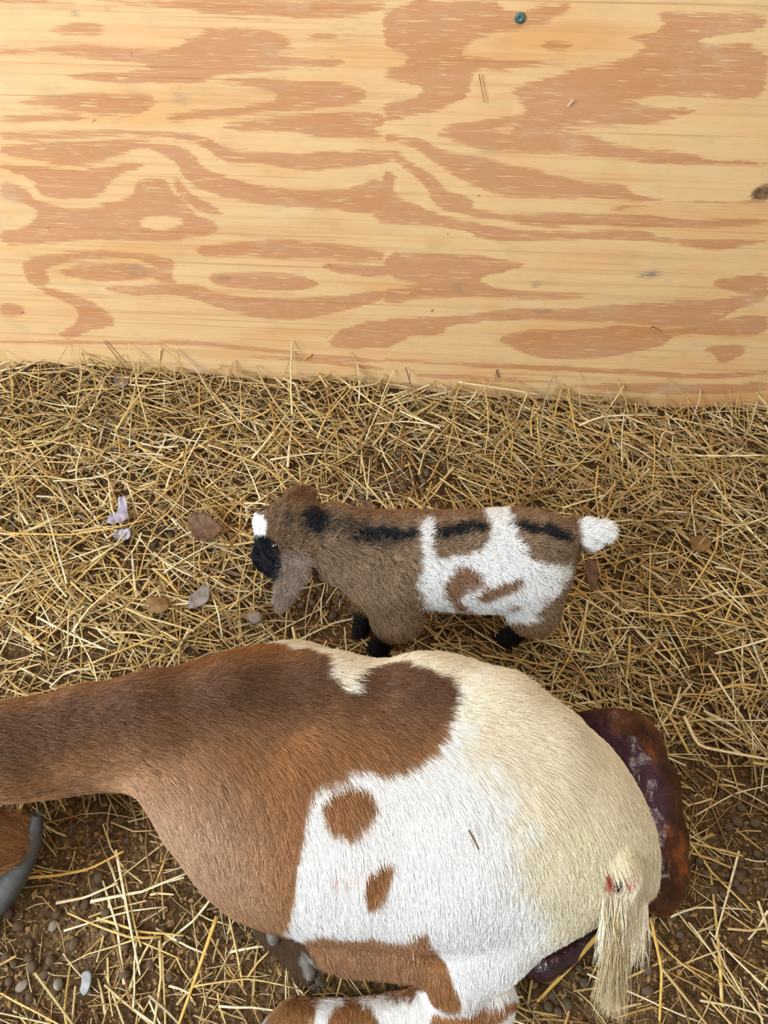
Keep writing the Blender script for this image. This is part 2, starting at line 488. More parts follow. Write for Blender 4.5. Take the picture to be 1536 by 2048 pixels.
def vert_normals(V, F):
    n = np.cross(V[F[:, 2]]-V[F[:, 0]], V[F[:, 3]]-V[F[:, 1]])
    N = np.zeros_like(V)
    for k in range(4): np.add.at(N, F[:, k], n)
    return N/np.maximum(np.linalg.norm(N, axis=1), 1e-12)[:, None]


def smooth1(v, n):
    v = np.asarray(v, float)
    for _ in range(n):
        w = v.copy(); w[1:-1] = 0.25*v[:-2] + 0.5*v[1:-1] + 0.25*v[2:]; v = w
    return v


class Pattern:
    """coat markings: outlines laid on the finished body, stored in the animal's own plane"""
    def __init__(s, V, F, axis, z0):
        s.bvh = BVHTree.FromPolygons([tuple(v) for v in V], [tuple(map(int, f)) for f in F])
        w = np.array(axis, float); w /= np.linalg.norm(w)
        u = np.array([1.0, 0, 0]); u -= w*(u@w); u /= np.linalg.norm(u)
        s.u, s.v, s.z0 = u, np.cross(w, u), z0

    def uv(s, P): return np.stack([P@s.u, P@s.v], -1)

    def lay(s, poly, it=1):
        out = []
        for p in chaikin(poly, it):
            d = ray(*p); hit = s.bvh.ray_cast(Vector(CP), Vector(d))[0]
            out.append(np.array(hit) if hit is not None else at(p[0], p[1], s.z0))
        return s.uv(np.array(out))


def fur_material(name, rough=0.55, spec=0.25):
    t = NT(name, rough, spec)
    a = t.attr('coat')
    t.l(a.outputs['Color'], t.b.inputs['Base Color'])
    t.b.inputs['Sheen Weight'].default_value = 0.0
    return t.m


M_FUR = fur_material('goat_hair', 0.5, 0.35)
M_SKIN = fur_material('goat_hide', 0.85, 0.1)


def grow_fur(name, V, F, parent, count, length_fn, dir_fn, color_fn, keep_fn, radius, segs=4, lift=0.35, jitter=0.12, clump=0.25, seed=1):
    r = np.random.default_rng(seed)
    N = vert_normals(V, F)
    A, B, C, D = (V[F[:, k]] for k in range(4))
    area_ = 0.5*np.linalg.norm(np.cross(C-A, D-B), axis=1)
    cen = (A+B+C+D)/4; fn = N[F].mean(1)
    area_ = area_*keep_fn(cen, fn)
    fi = r.choice(len(F), size=count, p=area_/area_.sum())
    s, t = r.random(count)[:, None], r.random(count)[:, None]
    w = [(1-s)*(1-t), s*(1-t), s*t, (1-s)*t]
    P = sum(w[k]*V[F[fi, k]] for k in range(4))
    Nn = sum(w[k]*N[F[fi, k]] for k in range(4)); Nn /= np.linalg.norm(Nn, axis=1)[:, None]
    L = length_fn(P)*r.uniform(0.7, 1.15, count)
    Dv = dir_fn(P, Nn)
    Dv = Dv + r.normal(0, jitter, Dv.shape)
    # locks: neighbouring hairs lean together
    Dv = Dv + clump*np.stack([vnoise(P, 150, 21), vnoise(P, 150, 22), vnoise(P, 150, 23)], 1)*0.5
    Dv -= Nn*(Dv*Nn).sum(1)[:, None]; Dv /= np.linalg.norm(Dv, axis=1)[:, None]+1e-9
    lf = lift*r.uniform(0.6, 1.4, count)[:, None]
    pts = np.zeros((count, segs+1, 3))
    cur = P - Nn*0.0008; pts[:, 0] = cur
    for k in range(1, segs+1):
        a = (k-0.5)/segs
        d = Dv + Nn*lf*(1.3-1.2*a)
        d /= np.linalg.norm(d, axis=1)[:, None]
        cur = cur + d*(L/segs)[:, None]
        pts[:, k] = cur
    col = color_fn(P, r)
    col = np.clip(col*np.where(col.min(1) > 0.45, r.uniform(0.88, 1.08, count), r.uniform(0.62, 1.42, count))[:, None], 0, 0.95)
    hc = bpy.data.hair_curves.new(name)
    hc.add_curves([segs+1]*count)
    hc.position_data.foreach_set('vector', pts.reshape(-1).astype(np.float32))
    rad = (radius*np.linspace(1, 0.25, segs+1))[None, :]*r.uniform(0.8, 1.2, count)[:, None]
    at_r = hc.attributes.get('radius') or hc.attributes.new('radius', 'FLOAT', 'POINT')
    at_r.data.foreach_set('value', rad.reshape(-1).astype(np.float32))
    ac = hc.attributes.new('coat', 'FLOAT_COLOR', 'POINT')
    c4 = np.ones((count, segs+1, 4), np.float32); c4[:, :, :3] = col[:, None, :]
    ac.data.foreach_set('color', c4.reshape(-1))
    hc.materials.append(M_FUR)
    o = bpy.data.objects.new(name, hc)
    return link(o, parent)


SC.cycles_curves.shape = 'RIBBONS'
# ------------------------------------------------------------------ animals: shared
def px_stations(rows, inset=0.0):
    """turn outline rows (x, top, bottom, centre height, half height) into loft stations"""
    out = []
    for x, t, b, zc, rz in rows:
        t += inset; b -= inset
        c = at(x, (t+b)/2, zc); d = ray(x, (t+b)/2)
        depth = -((c-CP) @ CR)[2]
        e = math.asin(-d[2])
        off = math.atan(((t+b)/2-1024)/FPX)
        hp = (b-t)/2*depth/FPX*math.cos(off)
        rzz = min(rz, hp*0.95/max(math.cos(e), 0.05)) if math.cos(e) > 0.1 else rz
        ry = math.sqrt(max(hp**2-(rzz*math.cos(e))**2, (0.35*hp)**2))/math.sin(e)
        out.append((c[0], c[1], zc, ry, rzz))
    a = np.array(sorted(out))
    xs = np.linspace(a[0, 0], a[-1, 0], 160)
    return xs, *[smooth1(np.interp(xs, a[:, 0], a[:, k]), 12) for k in range(1, 5)]


def polys_sdf(pat, P, polys, z=None):
    q = pat.uv(P); d = np.full(len(P), 1e9)
    for p in polys: d = np.minimum(d, sdf_poly(q, p))
    return d


def bake(o, fn, V):
    c = fn(V, np.random.default_rng(3))
    c = c*np.where(c.min(1) > 0.45, 0.85, 0.55)[:, None]
    me = o.data
    a = me.attributes.new('coat', 'FLOAT_COLOR', 'POINT')
    c4 = np.ones((len(V), 4), np.float32); c4[:, :3] = np.clip(c, 0, 1)
    a.data.foreach_set('color', c4.ravel())


def sculpted(name, lo, hi, h, build, mat, parent, mats=None):
    s = Sculpt(lo, hi, h); build(s); V, F = s.mesh()
    return mesh_obj(name, V, F, mat, parent)


M_HOOF = NT('hoof_horn', 0.5, 0.35)
_h = M_HOOF.noise(M_HOOF.coord((60, 60, 200)), 1, 3)
M_HOOF.l(M_HOOF.ramp(_h, [(0.3, lin(70, 62, 54)), (0.7, lin(138, 130, 120))]), M_HOOF.b.inputs['Base Color'])
M_DARKHOOF = NT('young_hoof', 0.4, 0.4); M_DARKHOOF.b.inputs['Base Color'].default_value = (0.012, 0.011, 0.012, 1)
M_HORN = NT('horn', 0.6, 0.3)
_v = M_HORN.noise(M_HORN.coord((1, 1, 1)), 55, 5, 0.7)
_w = M_HORN.noise(M_HORN.coord((1, 1, 1)), 350, 3, 0.7)
M_HORN.l(M_HORN.mix(M_HORN.math('MULTIPLY', _w, 0.5), M_HORN.ramp(_v, [(0.3, lin(44, 45, 47)), (0.7, lin(80, 80, 79))]), tuple(lin(108, 107, 104))), M_HORN.b.inputs['Base Color'])
M_HORN.bump(_v, 0.4, 0.002)
M_EYE = NT('eye_gloss', 0.08, 0.8); M_EYE.b.inputs['Base Color'].default_value = (0.01, 0.007, 0.005, 1)

# ------------------------------------------------------------------ the doe
DOE_ROWS = [(-200,1425,1640,.26,.06),(-100,1415,1630,.25,.062),(0,1405,1618,.24,.064),(100,1390,1605,.23,.066),(200,1374,1590,.215,.075),
 (250,1362,1592,.205,.085),(290,1350,1602,.19,.10),(330,1337,1640,.17,.12),(380,1318,1704,.155,.135),(440,1296,1768,.148,.142),
 (500,1280,1812,.145,.146),(560,1264,1838,.143,.147),(620,1276,1862,.142,.147),(700,1304,1872,.142,.147),(770,1304,1878,.142,.147),
 (860,1287,1882,.144,.149),(930,1300,1885,.145,.15),(1000,1340,1872,.143,.147),(1080,1385,1862,.14,.143),(1160,1442,1842,.13,.135),
 (1212,1500,1828,.12,.125),(1248,1568,1818,.11,.112),(1272,1635,1832,.10,.095),(1286,1690,1812,.09,.06),(1293,1740,1780,.09,.03)]
RIDGE_PX = [(-200,1520),(0,1495),(150,1455),(280,1425),(450,1395),(650,1372),(850,1375),(1000,1405),(1100,1460)]


def build_doe():
    xs, cy, cz, ry, rz = px_stations(DOE_ROWS, 7)
    S = Sculpt((-0.80, -1.13, -0.015), (0.42, -0.50, 0.36), 0.0058)
    S.d[:] = 1.0
    S.loft(xs, cy, cz, ry, rz, 0.0, 2.15)
    surf = lambda x, y: np.interp(x, xs, cz) + np.interp(x, xs, rz)*math.sqrt(max(0.05, 1-((y-np.interp(x, xs, cy))/np.interp(x, xs, ry))**2))
    # backbone ridge
    rp = []
    for px, py in RIDGE_PX:
        z = 0.27
        for _ in range(6):
            p = at(px, py, z); z = surf(p[0], p[1])
        rp.append((p[0], p[1], z-0.016))
    for a, b in zip(rp[:-1], rp[1:]): S.cone(a, b, 0.020, 0.020, 0.05)
    # near thigh, knee, shank, cannon
    A = lambda x, y, z: at(x, y, z)
    S.cone(A(1085, 1672, .15), A(968, 1850, .10), 0.098, 0.056, 0.03)
    S.cone(A(968, 1850, .10), A(914, 1940, .075), 0.056, 0.034, 0.02)
    S.cone(A(914, 1945, .07), A(975, 1980, .045), 0.032, 0.024, 0.02)
    S.cone(A(985, 2010, .042), A(850, 2030, .038), 0.026, 0.024, 0.015)
    S.cone(A(850, 2030, .038), A(680, 2042, .032), 0.026, 0.019, 0.012)
    S.cone(A(680, 2042, .032), A(590, 2040, .030), 0.019, 0.021, 0.012)
    S.cone(A(590, 2040, .030), A(552, 2056, .024), 0.020, 0.016, 0.01)
    # low belly and brisket
    S.ell(A(715, 1868, .065), (0.085, 0.038, 0.055), k=0.03)
    S.ell(A(810, 1880, .06), (0.03, 0.028, 0.05), k=0.03)
    S.ell(A(525, 1748, .10), (0.045, 0.03, 0.07), k=0.04)
    # folded foreleg
    S.cone(A(525, 1795, .075), A(545, 1858, .06), 0.024, 0.019, 0.015)
    S.cone(A(545, 1858, .06), A(596, 1925, .035), 0.018, 0.013, 0.012)
    S.cone(A(596, 1925, .035), A(618, 1950, .025), 0.014, 0.013, 0.008)
    # short tail stump
    tl = []
    for px, py in ((1236, 1728), (1238, 1765), (1239, 1800), (1238, 1832)):
        z = 0.12
        for _ in range(6): p = at(px, py, z); z = surf(p[0], p[1])
        tl.append((p[0], p[1], z+0.003))
    for k, (a, b) in enumerate(zip(tl[:-1], tl[1:])): S.cone(a, b, 0.016-.003*k, 0.013-.003*k, 0.006)
    # throat, head and ear, mostly beyond the left edge
    S.cone(A(-200, 1530, .25), A(-230, 1640, .20), 0.058, 0.05, 0.04)
    S.cone(A(-175, 1690, .15), A(-215, 1860, .085), 0.056, 0.032, 0.04)
    S.cone(A(-215, 1860, .085), A(-235, 1960, .06), 0.032, 0.026, 0.02)
    S.cone(A(-230, 1640, .20), A(-175, 1690, .15), 0.05, 0.056, 0.03)
    e0, e1 = A(-110, 1690, .165), A(72, 1640, .11)
    ax = (e1-e0)/np.linalg.norm(e1-e0); up = np.array([0.1, -0.45, 0.9]); up -= ax*(up@ax); up /= np.linalg.norm(up)
    S.ell((e0+e1)/2 + np.array([0, -.012, 0]), (np.linalg.norm(e1-e0)/2, 0.036, 0.012), axes=np.stack([ax, np.cross(up, ax), up], 1), k=0.02)
    V, F = S.mesh()

    root = bpy.data.objects.new('mother_goat', None); link(root)
    loc = at(750, 1580, 0.0); root.location = loc
    tag(root, 'large brown and white mother goat lying on the straw, seen from above', 'goat')
    V0 = V - loc
    body = mesh_obj('body', V0, F, M_SKIN, root)
    N = vert_normals(V, F)

    pat = Pattern(V, F, CP - at(760, 1600, 0.2), 0.14)
    L = pat.lay
    BROWN = [L(p) for p in [
        [(-400,1300),(-60,1370),(150,1370),(270,1335),(400,1290),(500,1262),(552,1258),(540,1275),(500,1296),(560,1300),(610,1305),(640,1325),(652,1360),(672,1378),(690,1384),(700,1352),(730,1335),(780,1330),(850,1340),(880,1360),(905,1385),(890,1430),(880,1470),(850,1500),(835,1518),(790,1530),(750,1545),(715,1530),(690,1532),(680,1552),(650,1552),(625,1560),(612,1600),(608,1680),(590,1740),(578,1800),(563,1850),(520,1900),(300,1900),(-400,1990)],
        [(690,1550),(730,1560),(748,1590),(742,1630),(715,1645),(700,1658),(680,1650),(655,1645),(638,1610),(645,1575),(665,1560)],
        [(768,1705),(792,1710),(785,1745),(765,1790),(742,1808),(728,1780),(733,1745)],
        [(590,1872),(640,1858),(720,1862),(760,1872),(800,1876),(835,1858),(855,1843),(862,1890),(895,1925),(915,1975),(925,2003),(900,2015),(860,1990),(845,1975),(820,2000),(600,2000),(560,1930)],
        [(535,2080),(535,1990),(615,1990),(632,2010),(625,2040),(610,2080)],
        [(655,2080),(655,2030),(672,2003),(735,1995),(752,2020),(775,2080)],
        [(880,2060),(850,2035),(905,2012),(1000,2000),(1100,1975),(1100,2060)]]]
    BELLY = [L([(560,1850),(700,1850),(830,1850),(850,1900),(820,1990),(560,1990)])]
    FORELEG = [L([(450,1850),(560,1850),(606,1884),(640,1930),(670,1985),(600,2010),(450,1990)])]
    PALEGREY = [L([(598,1915),(612,1905),(645,1960),(632,1975),(612,1960)])]
    BLOOD = [L([(1203,1728),(1217,1722),(1224,1755),(1220,1780),(1210,1768)]), L([(1240,1758),(1248,1730),(1260,1726),(1254,1752),(1245,1776)]),
             L([(660,1734),(673,1734),(674,1746),(661,1746)])]
    PINK = [L([(680,1745),(705,1722),(738,1722),(735,1738),(700,1745)]), L([(1190,1790),(1215,1795),(1215,1830),(1195,1825)])]
    GAP = [L([(1228,1738),(1240,1738),(1241,1768),(1230,1766)])]
    EARD = [L([(-60,1600),(90,1600),(90,1780),(-60,1780)])]
    ridge = pat.uv(np.array([[p[0], p[1], p[2]+0.03] for p in rp]))
    CREAM = [L([(930,1280),(1340,1380),(1340,1900),(1160,1900),(1060,1760),(1010,1560),(930,1480),(880,1400)]), L([(480,1250),(700,1280),(950,1260),(950,1400),(640,1390),(500,1310)])]
    YEL = [L([(1050,1640),(1320,1600),(1320,1920),(1100,1900),(1120,1780)])]
    SHOULDER = [L([(240,1580),(420,1560),(520,1700),(560,1860),(380,1800),(270,1660)])]

    def coat(P, r):
        n = vnoise(P, 60, 31)*0.0022 + vnoise(P, 170, 32)*0.0012
        white = lin(250, 249, 248); cream = lin(242, 230, 204); yel = lin(240, 230, 200)
        c = np.tile(white, (len(P), 1))
        m = sstep(0.03, -0.03, polys_sdf(pat, P, CREAM) + 5*n)[:, None]; c = c*(1-m) + cream*m
        m = sstep(0.03, -0.03, polys_sdf(pat, P, YEL) + 5*n)[:, None]; c = c*(1-m) + yel*m
        brown = np.tile(lin(158, 110, 68), (len(P), 1))
        mv = sstep(-1.2, 1.4, vnoise(P, 22, 33))[:, None]; brown = brown*(0.86+0.3*mv)
        q = pat.uv(P); dr = np.full(len(P), 1e9)
        for a, b in zip(ridge[:-1], ridge[1:]):
            e = b-a; t = np.clip(((q-a)@e)/(e@e), 0, 1); dr = np.minimum(dr, np.hypot(*(q-a-t[:, None]*e).T))
        side = q[:, 1] > np.interp(q[:, 0], ridge[:, 0], ridge[:, 1])
        m = sstep(0.075, 0.005, dr + 0.006*vnoise(P, 50, 34))[:, None]*0.85; brown = brown*(1-m) + lin(86, 58, 42)*m
        m = (side*sstep(0.02, 0.07, dr))[:, None]; brown = brown*(1-m) + lin(152, 98, 54)*m
        m = sstep(0.05, -0.05, polys_sdf(pat, P, SHOULDER))[:, None]*0.8; brown = brown*(1-m) + lin(190, 158, 130)*m
        m = sstep(0.02, -0.02, polys_sdf(pat, P, BELLY))[:, None]*0.8; brown = brown*(1-m) + lin(182, 140, 108)*m
        d = polys_sdf(pat, P, BROWN)
        m = sstep(0.0018, -0.0018, d + n)[:, None]; c = c*(1-m) + brown*m
        m = sstep(0.003, -0.003, polys_sdf(pat, P, FORELEG))[:, None]; c = c*(1-m) + lin(92, 70, 52)*m
        m = sstep(0.002, -0.002, polys_sdf(pat, P, PALEGREY))[:, None]; c = c*(1-m) + lin(186, 180, 174)*m
        m = sstep(0.003, -0.003, polys_sdf(pat, P, PINK) + 2*n)[:, None]*0.3*r.random((len(P), 1)); c = c*(1-m) + lin(226, 120, 100)*m
        m = sstep(0.0012, -0.0012, polys_sdf(pat, P, BLOOD) + 0.4*n)[:, None]*0.9; c = c*(1-m) + lin(176, 30, 24)*m
        m = sstep(0.0010, -0.0010, polys_sdf(pat, P, GAP))[:, None]; c = c*(1-m) + lin(40, 22, 16)*m
        return c

    bake(body, coat, V)
    xa = lambda px, py, z=0.2: at(px, py, z)[0]
    x_neck0, x_neck1 = xa(180, 1500), xa(420, 1500)
    x_r0, x_r1 = xa(1020, 1600), xa(1260, 1600)
    rx = np.array(rp)

    def direction(P, Nn):
        ys = np.interp(P[:, 0], rx[:, 0], rx[:, 1])
        w = 0.20 - 0.10*sstep(x_neck0, x_neck1, P[:, 0])
        a = np.clip((ys - P[:, 1])/w, -1.6, 2.2)
        D = np.stack([np.maximum(0.22, 1-0.42*np.abs(a)), -0.8*a, -0.3*np.abs(a)], 1)
        m = sstep(x_r0, x_r1, P[:, 0])[:, None]
        D = D*(1-m) + np.array([0.35, -1.0, -0.2])*m
        low = (P[:, 2] < 0.075)[:, None]*(P[:, 0] < x_neck1)[:, None]
        return D

    def length(P):
        L_ = np.full(len(P), 0.021)
        L_ *= 0.85 + 0.15*vnoise(P, 30, 41)
        L_ = np.where(P[:, 0] < x_neck0, 0.020, L_)
        q = to_px(P)
        leg = (P[:, 2] < 0.07) & (P[:, 1] < at(700, 1960, 0.04)[1])
        L_ = np.where(leg, 0.009, L_)
        fl = (P[:, 1] > at(700, 1955, .05)[1]) & (P[:, 1] < at(700, 1850, .09)[1]) & (P[:, 0] > xa(590, 1900)) & (P[:, 0] < xa(860, 1900))
        L_ = np.where(fl & (P[:, 2] < 0.11), 0.024, L_)
        return np.clip(L_, 0.006, 0.03)

    def keep(c, n):
        vd = CP - c; vd /= np.linalg.norm(vd, axis=1)[:, None]
        k = sstep(-0.35, 0.1, (vd*n).sum(1))
        k *= np.where(to_px(c)[:, 0] > -130, 1.0, 0.35)
        k *= 1 - 0.98*(sdf_poly(pat.uv(c), FORELEG[0]) < 0)
        return k + 1e-9

    fur = grow_fur('fur', V0, F, root, DOE_HAIR, lambda P: length(P+loc), lambda P, n: direction(P+loc, n), lambda P, r: coat(P+loc, r),
                   lambda c, n: keep(c+loc, n), 0.00034, 4, 0.26, 0.15, 0.32, 5)

    bvh = pat.bvh
    def hit(px, py, z=0.1):
        h = bvh.ray_cast(Vector(CP), Vector(ray(px, py)))[0]
        return np.array(h) if h is not None else at(px, py, z)

    # tail hair: long tufts falling from the stump
    r = np.random.default_rng(9); n = 2000; segs = 6
    roots, dirs, lens, cols = [], [], [], []
    for k in range(n):
        u = r.random()
        if u < 0.62:
            px = 1236 + r.normal(0, 9); py = 1790 + 40*r.random(); Lh = r.uniform(0.05, 0.105); tgt = (px*0.5+1236*0.5+r.normal(0, 6))
            col = lin(196, 176, 136)*r.uniform(0.65, 1.2)
        else:
            px = r.uniform(1205, 1296); py = 1785 + 50*r.random(); Lh = r.uniform(0.03, 0.06); tgt = px + r.normal(0, 10)
            col = lin(236, 226, 200)*r.uniform(0.85, 1.1)
        p = hit(px, py)
        q = at(tgt, py+90, p[2])
        d = q-p; d /= np.linalg.norm(d)
        roots.append(p); dirs.append(d); lens.append(Lh); cols.append(col)
    roots = np.array(roots); dirs = np.array(dirs); lens = np.array(lens); cols = np.array(cols)
    pts = np.zeros((n, segs+1, 3)); pts[:, 0] = roots; cur = roots.copy(); layer = r.random(n)
    for k in range(1, segs+1):
        d = dirs + np.array([0, 0, -0.10*k]) + r.normal(0, 0.09, dirs.shape)
        d /= np.linalg.norm(d, axis=1)[:, None]
        cur = cur + d*(lens/segs)[:, None]
        for q_ in range(n):
            hh = bvh.ray_cast(Vector((cur[q_, 0], cur[q_, 1], 0.5)), Vector((0, 0, -1)))[0]
            cur[q_, 2] = max(cur[q_, 2], 0.008, (hh[2] + 0.002 + 0.006*layer[q_]) if hh is not None else 0)
        pts[:, k] = cur
    hc = bpy.data.hair_curves.new('tail_hair'); hc.add_curves([segs+1]*n)
    hc.position_data.foreach_set('vector', (pts-loc).reshape(-1).astype(np.float32))
    ra = hc.attributes.get('radius') or hc.attributes.new('radius', 'FLOAT', 'POINT')
    ra.data.foreach_set('value', (0.0004*np.tile(np.linspace(1, 0.3, segs+1), (n, 1))).reshape(-1).astype(np.float32))
    ac = hc.attributes.new('coat', 'FLOAT_COLOR', 'POINT'); c4 = np.ones((n, segs+1, 4), np.float32); c4[:, :, :3] = np.clip(cols, 0, 1)[:, None, :]
    ac.data.foreach_set('color', c4.reshape(-1)); hc.materials.append(M_FUR)
    to = link(bpy.data.objects.new('tail_hair', hc), root); to['label'] = 'long cream hair hanging from the tail'

    # horn sweeping back beside the cheek
    cp = np.array([A(-75, 1865, .075), A(-20, 1820, .085), A(22, 1765, .092), A(52, 1705, .10), A(68, 1660, .115), A(74, 1628, .13)])
    tt = np.linspace(0, 1, 40); cpt = np.linspace(0, 1, len(cp))
    C = np.stack([smooth1(np.interp(tt, cpt, cp[:, k]), 6) for k in range(3)], 1)
    rad = np.interp(tt, [0, .3, .7, 1], [.0185, .0170, .0145, .006])
    Vh, Fh = [], []; m = 20
    for i in range(40):
        t = C[min(i+1, 39)]-C[max(i-1, 0)]; t /= np.linalg.norm(t)
        a = np.cross(t, [0, 0, 1]); a /= np.linalg.norm(a); b = np.cross(a, t)
        for j in range(m):
            an = 2*math.pi*j/m
            rr = rad[i]*(1 + 0.035*math.sin(i*1.9) - 0.12*math.exp(-((an-2.2)/0.25)**2))
            Vh.append(C[i] + rr*(math.cos(an)*a + 0.85*math.sin(an)*b))
    for i in range(39):
        for j in range(m): Fh.append([i*m+j, i*m+(j+1) % m, (i+1)*m+(j+1) % m, (i+1)*m+j])
    Fh.append(list(range(39*m, 40*m))[::-1]); Fh.append(list(range(m)))
    ho = mesh_obj('horn', np.array(Vh)-loc, Fh, M_HORN.m, root); ho['label'] = 'curved dark grey horn'

    # hooves and the bald knee callus
    def hoof(center, ax, sc, mat, nm='hoof', lab=None):
        ax = np.array(ax, float); ax /= np.linalg.norm(ax)
        side = np.cross(ax, [0, 0, 1]); side /= np.linalg.norm(side); up = np.cross(side, ax)
        def b(s):
            for sg in (-1, 1):
                s.cone(center + side*sg*sc*0.34, center + ax*sc*1.3 + side*sg*sc*0.30 - up*sc*0.15, sc*0.52, sc*0.22, sc*0.1)
        o = sculpted(nm, center-sc*2.2-loc*0, center+sc*2.2, sc/9, b, mat, None)
        o.parent = root
        n_ = len(o.data.vertices); co = np.zeros(n_*3, np.float32); o.data.vertices.foreach_get('co', co)
        co = co.reshape(-1, 3) - loc; o.data.vertices.foreach_set('co', co.astype(np.float32).ravel()); o.data.update()
        if lab: o['label'] = lab
        return o
    hoof(A(622, 1953, .022), A(645, 1985, .01)-A(622, 1953, .022), 0.014, M_HOOF.m)
    hoof(A(545, 2062, .022), A(500, 2095, .015)-A(545, 2062, .022), 0.018, M_HOOF.m)
    kc = hit(547, 1868)
    o = sculpted('knee_callus', kc-0.02, kc+0.02, 0.0012, lambda s: s.ell(kc-np.array([0, 0, 0.004]), (0.0085, 0.012, 0.0075)), M_HOOF.m, root)
    n_ = len(o.data.vertices); co = np.zeros(n_*3, np.float32); o.data.vertices.foreach_get('co', co)
    o.data.vertices.foreach_set('co', (co.reshape(-1, 3)-loc).astype(np.float32).ravel()); o.data.update()
    o['label'] = 'bald grey callus on the folded knee'
    return hit


DOE_HAIR, KID_HAIR = 230000, 85000
doe_hit = build_doe()

# ------------------------------------------------------------------ the kid
KID_ROWS = [(690,1055,1158,.195,.050),(720,1040,1185,.188,.060),(760,1030,1212,.182,.068),(800,1024,1228,.178,.072),(850,1022,1222,.176,.072),
 (900,1024,1222,.174,.072),(960,1020,1226,.174,.072),(1010,1017,1226,.176,.072),(1060,1019,1212,.180,.070),(1100,1030,1190,.183,.062),
 (1130,1046,1160,.187,.050),(1148,1062,1125,.19,.030)]


def build_kid():
    A = at
    S = Sculpt((-0.20, -0.62, -0.003), (0.30, -0.30, 0.32), 0.0027)
    xs, cy, cz, ry, rz = px_stations(KID_ROWS, 8)
    S.loft(xs, cy, cz, ry, rz, 0.0, 2.1)
    # neck and head, turned down and toward the photographer's left
    S.cone(A(735, 1112, .190), A(665, 1084, .218), 0.050, 0.041, 0.03)
    S.cone(A(665, 1084, .218), A(612, 1068, .238), 0.040, 0.035, 0.02)
    S.ell(A(572, 1056, .245), (0.034, 0.036, 0.032), k=0.02)
    S.cone(A(560, 1072, .238), A(537, 1112, .205), 0.029, 0.019, 0.014)
    S.cone(A(537, 1112, .205), A(549, 1136, .186), 0.018, 0.0135, 0.01)
    # brow over the eyes
    S.ell(A(548, 1080, .245), (0.012, 0.014, 0.010), k=0.012)
    S.ell(A(528, 1040, .250), (0.012, 0.012, 0.010), k=0.012)
    # ears
    def ear(p0, p1, w, th, up):
        p0 = np.array(p0); p1 = np.array(p1)
        ax = (p1-p0); L_ = np.linalg.norm(ax); ax /= L_
        up = np.array(up, float); up -= ax*(up@ax); up /= np.linalg.norm(up); sd = np.cross(up, ax)
        M = np.stack([ax, sd, up], 1)
        S.ell((p0+p1)/2, (L_/2, w, th), axes=M, k=0.010)
        S.ell((p0*0.4+p1*0.6) + up*th*1.7, (L_*0.36, w*0.55, th*0.9), axes=M, k=0.004, cut=True)
    ear(A(604, 1085, .247), A(574, 1172, .215), 0.0235, 0.0056, (-0.2, -0.6, 0.8))
    ear(A(592, 1125, .232), A(557, 1220, .192), 0.0135, 0.0050, (-0.2, -0.6, 0.8))
    ear(A(580, 1022, .262), A(618, 978, .240), 0.019, 0.0062, (0.2, 0.3, 0.9))
    # forelegs
    S.cone(A(785, 1165, .165), A(794, 1228, .128), 0.044, 0.032, 0.02)
    S.cone(A(794, 1228, .128), A(786, 1262, .085), 0.028, 0.0145, 0.012)
    S.cone(A(786, 1262, .085), A(762, 1292, .035), 0.0140, 0.0115, 0.008)
    S.cone(A(762, 1292, .035), A(752, 1300, .022), 0.0120, 0.0125, 0.008)
    S.cone(A(752, 1140, .150), A(735, 1195, .100), 0.034, 0.0170, 0.02)
    S.cone(A(735, 1195, .100), A(722, 1260, .030), 0.0145, 0.0115, 0.008)
    # hind legs: thigh, hock, cannon
    S.cone(A(1062, 1150, .165), A(1066, 1218, .125), 0.050, 0.031, 0.02)
    S.cone(A(1066, 1218, .125), A(1074, 1238, .092), 0.030, 0.0155, 0.012)
    S.cone(A(1074, 1238, .092), A(1028, 1268, .040), 0.0155, 0.0115, 0.008)
    S.cone(A(1028, 1268, .040), A(1012, 1276, .024), 0.0115, 0.0125, 0.008)
    S.cone(A(1075, 1110, .160), A(1095, 1160, .105), 0.038, 0.017, 0.02)
    S.cone(A(1095, 1160, .105), A(1065, 1222, .028), 0.0150, 0.0115, 0.008)
    # tail
    S.cone(A(1140, 1068, .205), A(1172, 1070, .218), 0.014, 0.014, 0.012)
    S.cone(A(1172, 1070, .218), A(1206, 1064, .225), 0.014, 0.009, 0.006)
    V, F = S.mesh()
    root = bpy.data.objects.new('baby_goat', None); link(root)
    loc = at(880, 1230, 0.0); root.location = loc
    tag(root, 'newborn brown, white and black baby goat standing between its mother and the plywood wall', 'goat')
    V0 = V - loc
    body = mesh_obj('body', V0, F, M_SKIN, root)
    pat = Pattern(V, F, CP - at(860, 1120, 0.2), 0.18)
    L = pat.lay
    WHITE = [L(p) for p in [
        [(830,1052),(848,1040),(860,1045),(861,1075),(855,1100),(880,1118),(925,1108),(962,1092),(978,1062),(962,1035),(950,1005),(1000,1005),(1015,1035),(1028,1062),(1032,1085),(1055,1112),(1092,1132),(1136,1124),(1132,1155),(1110,1185),(1095,1195),(1062,1215),(1080,1235),(1030,1240),(985,1250),(900,1240),(850,1230),(845,1205),(828,1165),(838,1130),(834,1090)],
        [(1146,1045),(1160,1030),(1260,1020),(1260,1100),(1180,1112),(1155,1095)],
        [(488,1052),(505,1026),(524,1030),(536,1050),(532,1072),(505,1082),(486,1070)]]]
    SPOT = [L(p) for p in [
        [(885,1160),(895,1145),(922,1122),(940,1130),(958,1150),(955,1170),(925,1175),(912,1190),(925,1205),(945,1222),(925,1222),(898,1208),(885,1185)],
        [(948,1190),(965,1170),(1000,1160),(1015,1150),(1045,1150),(1040,1168),(1010,1178),(990,1188),(965,1202)],
        [(1010,1208),(1035,1203),(1032,1216),(1015,1218)]]]
